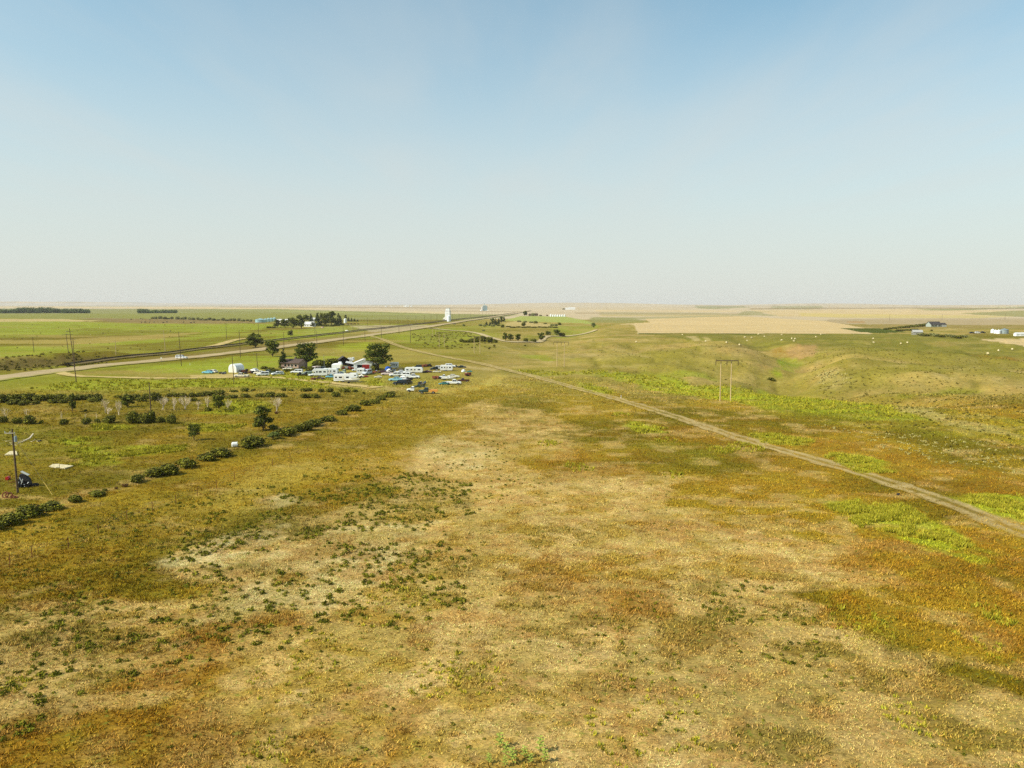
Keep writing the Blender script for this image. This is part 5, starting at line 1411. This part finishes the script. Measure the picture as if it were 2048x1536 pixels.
# distant town
TW = [(809, 613.6, 3, 2.4), (813, 613.6, 4, 3.4), (817, 613.5, 3, 2.6), (823, 613.4, 4, 2.0), (772, 613.6, 4, 1.4), (783, 613.6, 3, 1.2)]
for k, (px, py, w, h) in enumerate(TW):
    bin_(f"tiny white silo on the horizon plain, {ORD[k]} of six left of the elevator", px, py, w, h, WSIL, 'tiny distant white silos', .2, 'silo', 'silo')
for k in range(7):
    bin_(f"small white grain bin, {ORD[k]} from the left above the pale meadow", 1101.5 + k * 4.6, 633.2, 3.5, 5.0 if k in (0,) else 4.2, WSIL, 'white grain bins above the pale meadow')
gable('farm_building', 'white building, left of two at the distant farm on the plain', 'farm building', 22, 14, 7, 11, WHITE, WROOF, G(1135, 619.6), 0, .5)
gable('farm_building', 'longer white building, right of two at the distant farm', 'farm building', 34, 14, 8, 12, WHITE, WROOF, G(1144, 619.4), 0, .5)
# right farm
q = G(1867, 653.5); f3 = gable('farmhouse', 'grey-green farmhouse with long dark roof on the right-hand plain', 'house', 15, 9, 3.0, 6.4, GREYW, GRROOF, q, R(12), .6)
for x in (-5.5, -1.0, 3.5): win(f3, x, x + 1.6, 1, 2.3, -4.5)
MB().box(1.6, 2.8, -4.56, -4.503, 0, 2.2).build('door', WHITE, f3)
f4 = gable('garage', 'white-walled annex with dark roof joined right of the grey farmhouse', 'garage', 7, 7, 2.8, 4.8, WHITE, GRROOF, G(1884, 653.5), R(12), .5)
gable('barn', 'low grey barn with pale roof below the grey farmhouse', 'barn', 8.2, 7, 2.6, 4.4, mat('grey_boards', (150, 146, 134), .9), mat('grey_roof', (164, 160, 150), .8), G(1834, 669.5), R(-14), .3)
for k, (px, py, w, h, m, lb) in enumerate([(1985, 666, 7, 8, WSIL, 'first white grain bin at the left of the right farm bins'), (1991, 667, 6, 7.5, WSIL, 'narrow white grain bin second from the left in the right farmyard'),
                                            (1997, 667.5, 8, 8, WSIL, 'white grain bin touching the large galvanised one'), (2008.5, 667.5, 15, 10.5, GSIL, 'large galvanised grain bin in the right farmyard')]):
    bin_(lb, px, py, w, h, m, None, .22)
for k, (px, w) in enumerate([(2034, 4.0), (2043, 5.0)]):
    gable('farm_building', ['small white building just left of the right edge', 'white building cut by the right edge of the photo'][k], 'farm building', w, 4, 2.0, 3.0, WHITE, WROOF, G(px, 672), 0, .2)

# ---------------------------------------------------------------- hay bales, cattle
HAY = mat('hay', (214, 194, 142), .95, var=.15, scale=3)
bl = empty('hay_bale', 'bale', 'hay bale')
MB().tube([(0, -.8, 0), (0, .8, 0)], [.85, .85], 18).build('bale_roll', HAY, bl)
mb = MB()
for yy in (-.5, 0, .5): mb.tube([(0, yy - .03, 0), (0, yy + .03, 0)], [.865, .865], 18)
mb.build('net_wrap', OFFW, bl)
BALES = [(349, 350), (753, 360), (964, 424), (1158, 434), (1274, 453), (1323, 385), (1386, 388), (1345, 415), (1448, 357), (1503, 378), (1660, 413), (1772, 420), (1755, 397), (1783, 400), (1976, 382), (329, 429), (1660, 362), (2020, 358)]
BALES = [(1200 + a / 4.571, 590 + b / 4.571) for a, b in BALES] + [(1648 + a / 5.12, 590 + b / 5.12) for a, b in [(503, 446), (508, 484), (785, 496), (854, 487), (1676, 600), (1790, 568), (1926, 557)]]
BALES.sort()
for k, (px, py) in enumerate(BALES):
    o = place(bl, f"round pale hay bale, {ORD[k]} from the left on the mown field", px, py + 1.2, random.uniform(-.6, .6) + (1.3 if k % 3 == 0 else 0), .68, 'hay bales on the mown field', sink=-.52)
import bmesh
def cow_mesh():
    bm = bmesh.new(); sk = bm.verts.layers.skin.verify()
    def V(p, r):
        v = bm.verts.new(p); v[sk].radius = (r, r); return v
    def E(a, b): bm.edges.new((a, b))
    hip = V((-.75, 0, 1.12), .3); mid = V((0, 0, 1.05), .36); sh_ = V((.7, 0, 1.15), .32)
    hip[sk].use_root = True
    nk = V((1.1, 0, .95), .2); hd = V((1.42, 0, .55), .14); mz_ = V((1.6, 0, .3), .09)
    E(hip, mid); E(mid, sh_); E(sh_, nk); E(nk, hd); E(hd, mz_)
    for x, root, s in ((-.85, hip, -1), (-.85, hip, 1), (.7, sh_, -1), (.7, sh_, 1)):
        k = V((x + (.05 if x < 0 else 0), s * .22, .75), .13); h2 = V((x - (.1 if x < 0 else 0), s * .23, .42), .07); ft = V((x, s * .23, .02), .06)
        E(root, k); E(k, h2); E(h2, ft)
    tl = V((-1.08, 0, 1.1), .05); t2 = V((-1.15, 0, .6), .03); E(hip, tl); E(tl, t2)
    me = bpy.data.meshes.new('cow'); bm.to_mesh(me); bm.free(); return me
cm = cow_mesh(); cm.materials.append(mat('black_hide', (30, 24, 22), .8, var=.3))
CW = [(1343, 255), (1440, 248), (1462, 252), (1535, 258), (1636, 245), (1450, 285), (1488, 284), (1530, 286), (1578, 283), (1672, 288), (1710, 282), (1880, 285), (1955, 290), (1985, 285)]
for k, (a, b) in enumerate(sorted(CW)):
    o = bpy.data.objects.new('cow', cm); COL.objects.link(o)
    md = o.modifiers.new('skin', 'SKIN'); md.use_smooth_shade = True
    o.location = G(a / 5.12, 590 + b / 5.12); o.rotation_euler = (0, 0, random.uniform(0, 6.28)); o.scale = (1.25,) * 3
    tag(o, f"tiny dark grazing cow, {ORD[k]} from the left on the brown pasture", 'cow', 'cattle on the brown pasture')

# ---------------------------------------------------------------- fence, markers, near junk
FP = [(20, 1131), (64, 1115), (137, 1096), (197, 1068), (254, 1041), (305, 1023), (352, 1008), (395, 992), (433, 977), (469, 960), (508, 946), (545, 932), (580, 918), (616, 903), (657, 886), (690, 871), (722, 856), (750, 842), (778, 829)]
t = empty('wire_fence', 'thin wire fence of dark steel posts crossing the grass beside the diagonal hedge', 'fence', (0, 0, 0))
tops = []
for px, py in FP:
    p = G(px, py); tops.append(p)
    MB().tube([(p.x, p.y, p.z - .3), (p.x, p.y, p.z + 1.35)], [.045, .035], 5).build('fence_post', RUST, t)
for k, z in enumerate((.5, .9, 1.25)):
    MB().tube([q + Vector((0, 0, z)) for q in tops], .006, 3).build('fence_wire', WIRE, t)
def post(label, px, py, h, m, r=.08):
    p = G(px, py); o = MB().cyl(0, 0, -.2, h, r, 8, r * .8).cyl(0, 0, h, h + .05, r * 1.15, 8).build('marker_post', m); o.location = p; tag(o, label, 'marker post')
post('small white marker post right of the farm track', 1242, 797, .9, WHITE)
post('short pale post on the verge right of the highway car', 380, 730, 1.0, WHITE)
p = G(323, 726); t = empty('road_sign', 'small pale road sign at the highway left of the parked car', 'road sign', p, 0)
MB().cyl(0, 0, -.2, 2.6, .05, 6).build('sign_post', WIRE, t); MB().box(-.4, .4, -.09, -.06, 2.0, 2.7).build('sign_panel', OFFW, t)
# white tank lying in the hedge
p = G(470, 894); t = empty('plastic_tank', 'white round plastic tank lying in the diagonal hedge gap', 'tank', p, R(20))
MB().tube([(-.62, 0, .48), (-.5, 0, .48), (.5, 0, .48), (.62, 0, .48)], [.3, .52, .52, .3], 16).build('tank_shell', WHITE, t)
MB().tube([(.62, 0, .48), (.7, 0, .48)], [.12, .12], 10).build('tank_cap', DARK, t)
MB().box(-.4, -.3, -.4, .4, -.1, .1).box(.3, .4, -.4, .4, -.1, .1).build('tank_feet', DARK, t)
# scrap car shell stood beside the pole
p = G(50, 973); t = empty('scrap_machine', 'black and white scrap machinery standing behind the near pole', 'scrap machine', p, R(12))
def tb(name, m, x0, x1, y0, y1, z0, z1, rot, loc):
    o = MB().box(x0, x1, y0, y1, z0, z1).build(name, m, t); o.rotation_euler = rot; o.location = loc; return o
MB().loft([[(-.85, -.6, 0), (.9, -.6, 0), (.9, .6, 0), (-.85, .6, 0)], [(-.7, -.55, 1.2), (.7, -.55, 1.1), (.7, .55, 1.1), (-.7, .55, 1.2)], [(-.5, -.4, 2.0), (.15, -.4, 1.9), (.15, .4, 1.9), (-.5, .4, 2.0)]]).build('machine_body', DARK, t)
tb('bonnet', OFFW, -.6, .6, -.35, .35, -.04, .04, (0, .55, 0), (.15, -.1, 2.1))
for a in ((-.75, -.62, .2, .9, .12), (-.35, -.64, .3, 1.3, .35), (.2, -.63, .1, .8, .6), (.6, -.62, .0, .5, -.5), (-.1, -.66, .8, 1.6, -.35)):
    mb = MB(); mb.tube([(a[0], a[1], a[2]), (a[0] + a[4], a[1] - .03, a[3])], .06, 5); mb.build('white_bar', WHITE, t)
for x in (-.5, .55):
    mb = MB(); mb.wheel(x, -.72, .3, .32, .14, 12); mb.build('wheel', TYRE, t)
MB().tube([(-.85, 0, .9), (-2.3, .1, .65)], .04, 5).build('drawbar', RUST, t)
heap('dark low pile for the shadow right of the scrap machinery', 70, 972, 1.3, .45, TYRE, 'shadow_standin', 'standin', 12)  # shadow of the scrap machinery, shaped as a low dark mound
p = G(16, 960); o = MB().tube([(0, -.28, .3), (0, .28, .3)], [.3, .3], 14).tube([(0, -.3, .3), (0, -.284, .3)], [.2, .2], 12).build('red_drum', PA['red']); o.location = p; tag(o, 'small dark red drum lying left of the scrap machinery', 'drum')
ty = MB()
def torus(mb, R_, r_, n=18, m_=6):
    vs = []; fs = []
    for i in range(n):
        for j in range(m_):
            a, b = 2 * math.pi * i / n, 2 * math.pi * j / m_
            vs.append(((R_ + r_ * math.cos(b)) * math.cos(a), (R_ + r_ * math.cos(b)) * math.sin(a), r_ * math.sin(b)))
            fs.append((i * m_ + j, ((i + 1) % n) * m_ + j, ((i + 1) % n) * m_ + (j + 1) % m_, i * m_ + (j + 1) % m_))
    return mb.add(vs, fs)
for k, (px, py, rr_, tl, lb) in enumerate([(11, 995, .42, 1.2, 'rusty upright hoop, leftmost of the rings at the pole foot'), (18, 995, .4, 1.0, 'rusty ring leaning, second of the rings at the pole foot'),
                                           (25, 996, .28, .5, 'small rusty ring, third of the rings at the pole foot'), (31, 996, .24, .3, 'flat small rusty ring nearest the pole foot')]):
    o = torus(MB(), rr_, .09).build('rusty_ring', RUST); o.location = G(px, py) + Vector((0, 0, rr_ * .8 * math.sin(tl) + .06)); o.rotation_euler = (tl, 0, k * .5); tag(o, lb, 'ring')
CONC = mat('pale_concrete', (196, 180, 138), .9, var=.22, scale=3)
def slab(label, pts, h, name='concrete_slab', hole=None):
    P = [G(a, b) for a, b in pts]; c = sum(P, Vector()) / len(P)
    Q = [(q.x - c.x, q.y - c.y) for q in P]; n = len(Q)
    mb = MB().add([(x, y, -.3) for x, y in Q] + [(x, y, h + .03 * ((i * 7) % 3)) for i, (x, y) in enumerate(Q)], [tuple(range(n, 2 * n))] + [(i, (i + 1) % n, (i + 1) % n + n, i + n) for i in range(n)])
    o = mb.build(name, CONC); o.location = c; return tag(o, label, 'slab')
slab('pale concrete slab behind the near pole at the left', [(9, 911), (20, 904.5), (33, 904.5), (35, 911)], .2)
slab('left broken half of the pale foundation slab in the grass', [(97, 934), (106, 929.5), (119, 929.5), (119, 936), (112, 936.5)], .12)
slab('right pointed half of the pale foundation slab in the grass', [(120, 929.7), (147, 933), (130, 938.5), (119.8, 937)], .15)
# fallen dead tree
p = G(50, 886); t = empty('fallen_tree', 'bleached fallen dead tree lying behind the near pole', 'fallen tree', p, 0)
g1 = [G(a, b) - p for a, b in ((36, 887), (44, 885), (52, 883), (60, 881), (67, 877))]
for i, z in enumerate((.1, .15, .3, .5, 1.0)): g1[i].z += z
MB().tube(g1, [.06, .1, .15, .17, .12], 7).build('log', DEADW, t)
mb = MB(); rg = random.Random(5)
for k in range(16):
    a = G(rg.uniform(6, 42), rg.uniform(883, 893)) - p; b = a + Vector((rg.uniform(-1.6, 1.6), rg.uniform(-2, 2), rg.uniform(.05, .5)))
    a.z += .05; mb.tube([a, b], [.03, .012], 4)
for k in range(8):
    a = G(rg.uniform(58, 80), rg.uniform(880, 885)) - p; b = a + Vector((rg.uniform(-.9, .9), rg.uniform(-1, 1), rg.uniform(.1, .6)))
    a.z += .05; mb.tube([a, b], [.04, .02], 4)
mb.build('broken_twigs', DEADW, t)
heap('small dark and white stump right of the fallen dead tree', 80, 883, .7, .35, DARK, 'stump', 'stump', 15)
heap('dark rock lying on the farm track at the right', 1797, 990, .55, .3, DARK, 'rock', 'rock', 17)
junk('low rusty plank and panel before the dark red wreck', 629, 759.5, 2.0, 3, [PA['orange'], RUST], 9, .1)

for k, (px, py, w, n, mm_, lb) in enumerate([(500, 747, 3, 5, [DARK, RUST], 'low dark scrap between the white pickup and white sedan'), (604, 752, 3, 5, [DARK, STEEL], 'dark scrap at the grass edge below the white off-roader'),
    (747, 747, 3, 7, [STEEL, OFFW, RUST], 'pale scrap under the tall tree beside the grey van'), (784, 744, 3.5, 8, [DARK, STEEL, OFFW], 'mixed scrap just right of the blue tarp'),
    (806, 748, 3, 8, [OFFW, STEEL, DARK], 'pale scrap squeezed into the white cluster of cars'), (857, 733, 3, 5, [RUST, DARK], 'rust-brown scrap at the back edge of the yard'),
    (676, 751, 3, 6, [PA['green'], DARK, STEEL], 'dark scrap between the blue pickup and the large camper'), (846, 770, 2, 5, [DARK, STEEL], 'small dark scrap by the green and white pickup'),
    (872, 757, 2.5, 5, [RUST, OFFW], 'rust and white scrap left of the front right group'), (936, 752, 2, 4, [DARK, RUST], 'low dark scrap right of the front right group'),
    (716, 755, 2.5, 5, [DARK, OFFW], 'small scrap right of the white motorboat'), (820, 761, 2.5, 5, [DARK, RUST], 'brown scrap behind the black off-roader')]):
    junk(lb, px, py, w, n, mm_, 20 + k, .8)
# ---------------------------------------------------------------- grass, weeds and sage that nobody could count
def blades(name, x, y, hgt, wid, n, tint, jit, lean, seed, tipc=None, kind='stuff', label=None, cat=None):
    rg = np.random.default_rng(seed)
    N = len(x)
    X = np.repeat(x, n); Y = np.repeat(y, n); Hh = np.repeat(hgt, n) * (.6 + .7 * rg.random(N * n)); Wd = np.repeat(wid, n)
    a = rg.random(N * n) * 2 * math.pi; rr = Wd * rg.random(N * n) ** .5
    bx = X + np.cos(a) * rr; by = Y + np.sin(a) * rr
    bz = np.repeat(H(x, y), n) - .02
    la = a + rg.normal(size=N * n) * .9; lr = Hh * lean * (.3 + rg.random(N * n))
    wa = rg.random(N * n) * math.pi; bw = Wd * (.22 + .2 * rg.random(N * n))
    V = np.stack([np.stack([bx - np.cos(wa) * bw, by - np.sin(wa) * bw, bz], 1), np.stack([bx + np.cos(wa) * bw, by + np.sin(wa) * bw, bz], 1),
                  np.stack([bx + np.cos(la) * lr, by + np.sin(la) * lr, bz + Hh], 1)], 1)
    me = np_mesh(name, V.reshape(-1, 3), np.arange(3 * N * n).reshape(-1, 3))
    c = np.repeat(tint, n, 0) * (1 + jit * (rg.random((N * n, 1)) - .5) * 2) * (1 + .10 * rg.normal(size=(N * n, 3)) * np.array([.6, .2, .9]))
    c3 = np.repeat(c, 3, 0)
    if tipc is not None:
        c3[2::3] = c3[2::3] * .5 + lin(tipc) * .55
    set_col(me, np.concatenate([np.clip(c3, .003, .7), np.ones((len(c3), 1))], 1))
    o = link(name, me, [GRASSM], kind=kind); return tag(o, label, cat)
GRASSM = attr_mat('grass_blades', .9, .05)
rg = np.random.default_rng(77)
def sample_r(n):
    r = np.linspace(40, 300, 900); p = r * np.minimum(9.0, 1.8 * (150 / r) ** 2.7); c = np.cumsum(p); c /= c[-1]
    return np.interp(rg.random(n), c, r)
n = 260000
r = sample_r(n); th = rg.uniform(-R(45), R(45), n); x, y = r * np.sin(th), r * np.cos(th)
# tufts stand in loose clumps
keep = rg.random(n) < .35 + .9 * sst(fbm(x / 1.4, y / 1.2, 401, 3), .38, .62)
x, y, r = x[keep], y[keep], r[keep]
tt = ground_tint(x, y)
sc = np.clip(r / 150, 1, 1.8)
pale = (tt.mean(1) > .20)
blades('dry_grass', x, y, np.where(pale, .13, .23) * sc * np.clip(r / 75, .75, 1) * (.6 + .8 * rg.random(len(x))), .13 * sc, 5, tt * 1.5, .5, .9, 5, label='short dry grass tufts covering the prairie foreground', cat='grass')
def in_px(poly, n, seed=0, power=1.0):
    """n spots inside an outline given in photo pixels, spread evenly over the land it covers"""
    gx, gy, _ = G([p[0] for p in poly], [p[1] for p in poly]); P = list(zip(gx, gy))
    out = []; got = 0
    q = np.random.default_rng(seed)
    for _ in range(60):
        X = q.uniform(gx.min(), gx.max(), n * 3); Y = q.uniform(gy.min(), gy.max(), n * 3)
        wx = X + 13 * (fbm(X / 6, Y / 6, 7 + seed, 4, .6) - .5); wy = Y + 13 * (fbm(X / 6 + 9, Y / 6, 8 + seed, 4, .6) - .5)
        m = inpoly(wx, wy, P); out.append(np.stack([X[m], Y[m]], 1)); got += m.sum()
        if got >= n: break
    o = np.concatenate(out)[:n]; return o[:, 0], o[:, 1]
def clumps(name, spots, sizes, nl, leaf, dark, light, flat, seed, label, cat='weeds'):
    q = np.random.default_rng(seed); x, y = spots; N = len(x)
    u = q.normal(size=(N * nl, 3)); u[:, 2] = np.abs(u[:, 2]); u /= np.linalg.norm(u, axis=1)[:, None]
    S = np.repeat(sizes, nl)[:, None]
    rad = q.random((N * nl, 1)) ** .4
    P = np.stack([np.repeat(x, nl), np.repeat(y, nl), np.repeat(H(x, y), nl)], 1) + u * rad * S * np.array([.5, .5, flat])
    nr = u + q.normal(size=u.shape) * .6; nr /= np.linalg.norm(nr, axis=1)[:, None]
    a = np.cross(nr, q.normal(size=u.shape)); a /= np.linalg.norm(a, axis=1)[:, None]; b = np.cross(nr, a)
    s = S * leaf * (.6 + .8 * q.random((N * nl, 1)))
    V = np.stack([P - a * s, P - b * s * .6, P + a * s, P + b * s * .6], 1)
    me = np_mesh(name, V.reshape(-1, 3), np.arange(4 * N * nl).reshape(-1, 4))
    t = np.clip(np.repeat(q.random(N), nl) * .5 + q.random(N * nl) * .6 - .05, 0, 1)[:, None]
    c = lin(dark) + (lin(light) - lin(dark)) * t
    set_col(me, np.concatenate([np.repeat(c, 4, 0), np.ones((4 * N * nl, 1))], 1))
    o = link(name, me, [GRASSM], kind='stuff'); return tag(o, label, cat)
def many(specs):
    xs, ys, ss = [], [], []
    for k, (poly, n, s0, s1) in enumerate(specs):
        a, b = in_px(poly, n, 500 + k)
        # thin the spots where a noise is low so they gather in drifts
        kp = fbm(a / 4, b / 4, 61 + k, 3) > .44
        xs.append(a[kp]); ys.append(b[kp]); ss.append(np.random.default_rng(k).uniform(s0, s1, kp.sum()))
    return (np.concatenate(xs), np.concatenate(ys)), np.concatenate(ss)
sp, sz = many([([(500, 1010), (640, 978), (760, 945), (880, 945), (955, 985), (940, 1035), (860, 1048), (700, 1062), (560, 1088), (420, 1112), (330, 1090), (420, 1040)], 1300, .28, .9),
               ([(-60, 1050), (350, 1006), (560, 960), (700, 900), (780, 930), (500, 1010), (420, 1100), (300, 1180), (-60, 1280)], 800, .25, .75),
               ([(330, 1100), (700, 1060), (950, 1040), (940, 1200), (500, 1300), (150, 1400), (-60, 1536), (-60, 1280)], 900, .35, .95),
               ([(-60, 1250), (400, 1200), (500, 1300), (200, 1560), (-60, 1560)], 130, .35, .85),
               ([(1430, 1150), (1600, 1180), (1680, 1280), (1650, 1340), (1500, 1330), (1420, 1250)], 120, .3, .7),
               ([(1100, 1180), (1450, 1180), (1500, 1300), (1300, 1400), (1050, 1300)], 150, .25, .55),
               ([(880, 880), (1000, 880), (1100, 1000), (900, 1050), (850, 950)], 260, .25, .6),
               ([(0, 1200), (2048, 1200), (2048, 1560), (0, 1560)], 520, .15, .5),
               ([(700, 960), (1400, 930), (2048, 1150), (2048, 1300), (700, 1300)], 900, .14, .42)])
clumps('dark_sage_clumps', sp, sz * .86, 42, .15, (52, 58, 10), (142, 136, 38), .5, 3, 'low dark green sage clumps dotted over the dry grass', 'sage')
sp, sz = many([([(1200, 690), (1500, 695), (1560, 720), (1500, 790), (1300, 760), (1180, 730)], 1100, .3, .8), ([(1600, 700), (2100, 720), (2100, 900), (1900, 870), (1640, 800)], 3000, .25, .8),
               ([(820, 668), (930, 664), (1000, 700), (850, 700)], 300, .8, 2.2), ([(1650, 740), (2100, 790), (2100, 960), (1700, 850)], 1100, .3, .9),
               ([(-60, 716), (230, 712), (200, 730), (-60, 750)], 520, .6, 1.8), ([(-60, 640), (800, 640), (600, 700), (-60, 716)], 300, .6, 1.6)])
clumps('hill_sage_clumps', sp, sz, 22, .2, (64, 58, 14), (132, 118, 46), .5, 4, 'grey-green sage clumps scattered over the valley hills', 'sage')
sp, sz = many([([(1640, 850), (2100, 900), (2100, 960), (1750, 900)], 500, .3, .7), ([(1650, 740), (1690, 742), (1690, 775), (1640, 770)], 160, .5, 1.4)])
clumps('pale_sage_clumps', sp, sz, 22, .2, (140, 130, 66), (198, 182, 112), .45, 6, 'pale silvery sage clumps on the right-hand slope', 'sage')
# yellow-green weeds standing in drifts
xs, ys = [], []
for k, (key, pts, s, w, st) in enumerate(PATCH):
    if key == 'lime' and min(p[1] for p in pts) > 730:
        ar = abs(sum(pts[i][0] * pts[(i + 1) % len(pts)][1] - pts[(i + 1) % len(pts)][0] * pts[i][1] for i in range(len(pts)))) / 2
        n = int(min(3200, ar / 3.2)) if min(p[1] for p in pts) > 830 else int(min(2600, ar / 7))
        a, b = in_px(pts, n, 900 + k)
        kp = fbm(a / 2.6, b / 2.6, 95 + k, 4, .6) > .47
        xs.append(a[kp]); ys.append(b[kp])
for px, py, rp, n in [(1100, 888, 26, 40), (1240, 830, 20, 26), (1490, 895, 36, 90), (1820, 1430, 50, 26), (1720, 1250, 60, 60), (1160, 935, 30, 30), (1990, 1230, 30, 24), (30, 1370, 30, 30), (950, 1340, 60, 40), (870, 1360, 50, 30),
                      (1440, 900, 26, 40), (1350, 950, 22, 20), (530, 1510, 50, 24), (1960, 1290, 40, 20), (1330, 880, 22, 26), (600, 1330, 90, 50), (800, 1200, 90, 60), (1300, 1440, 120, 60)]:
    g = G(px, py); m = mpp(px, py); q = np.random.default_rng(px)
    a = q.random(n) * 6.28; d = q.random(n) ** .5 * rp * m
    xs.append(g.x + np.cos(a) * d); ys.append(g.y + np.sin(a) * d * 1.6)
x = np.concatenate(xs); y = np.concatenate(ys); N = len(x)
q = np.random.default_rng(4)
lc = lin((150, 144, 30)) + (lin((210, 196, 64)) - lin((150, 144, 30))) * q.random((N, 1))
hw_ = np.where(np.hypot(x, y) < 75, .2, .42)
blades('yellow_green_weeds', x, y, hw_ * (.6 + .8 * q.random(N)) * np.clip(np.hypot(x, y) / 160, 1, 1.6), .2 * np.clip(np.hypot(x, y) / 160, 1, 1.7), 13, lc * .8, .3, .5, 6, label='drifts of bright yellow-green weeds along the farm track and in the yard', cat='weeds')
# a few broad-leaved weeds right under the camera
lw = empty('leafy_weed', 'weed', 'weed')
MB().tube([(0, 0, -.05), (.02, 0, .3), (0, .02, .55)], [.012, .01, .006], 5).build('stem', mat('weed_stem', (130, 150, 60), .8), lw)
mb = MB()
for k in range(16):
    a = k * 2.4; z = .08 + k * .03; L = .24 - k * .006
    d = Vector((math.cos(a), math.sin(a), .35)); s = Vector((-math.sin(a), math.cos(a), 0)) * .055
    b = Vector((0, 0, z)); mb.add([b, b + d * L * .5 + s, b + d * L + Vector((0, 0, -.04)), b + d * L * .5 - s], [(0, 1, 2, 3)])
mb.build('leaves', mat('weed_leaf', (150, 158, 58), .7, var=.2, scale=9), lw)
for k, (px, py) in enumerate([(978, 1526), (1000, 1494), (1012, 1510), (1010, 1532), (1025, 1526), (1049, 1516), (1061, 1527), (1081, 1503), (1090, 1523)]):
    place(lw, f"broad-leaved yellow-green weed at the bottom edge, {ORD[k]} from the left", px, py, k * 1.3, 1.15 + .3 * ((k * 5) % 3), 'broad-leaved weeds at the bottom edge')
# ---------------------------------------------------------------- haze
hm = bpy.data.materials.new('air_haze')
hm.use_nodes = True
ht = hm.node_tree; ht.nodes.clear()
pv = ht.nodes.new('ShaderNodeVolumePrincipled')
pv.inputs['Color'].default_value = (1.0, 0.94, 0.87, 1)
pv.inputs['Density'].default_value = HAZE
pv.inputs['Anisotropy'].default_value = 0.0
ho = ht.nodes.new('ShaderNodeOutputMaterial'); ht.links.new(pv.outputs[0], ho.inputs['Volume'])
hb = MB().box(-62000, 62000, -62000, 62000, float(ground_zmin) - 1.0, 75).build('haze', hm, kind='stuff')
tag(hb, 'pale air haze over the whole plain', 'haze')
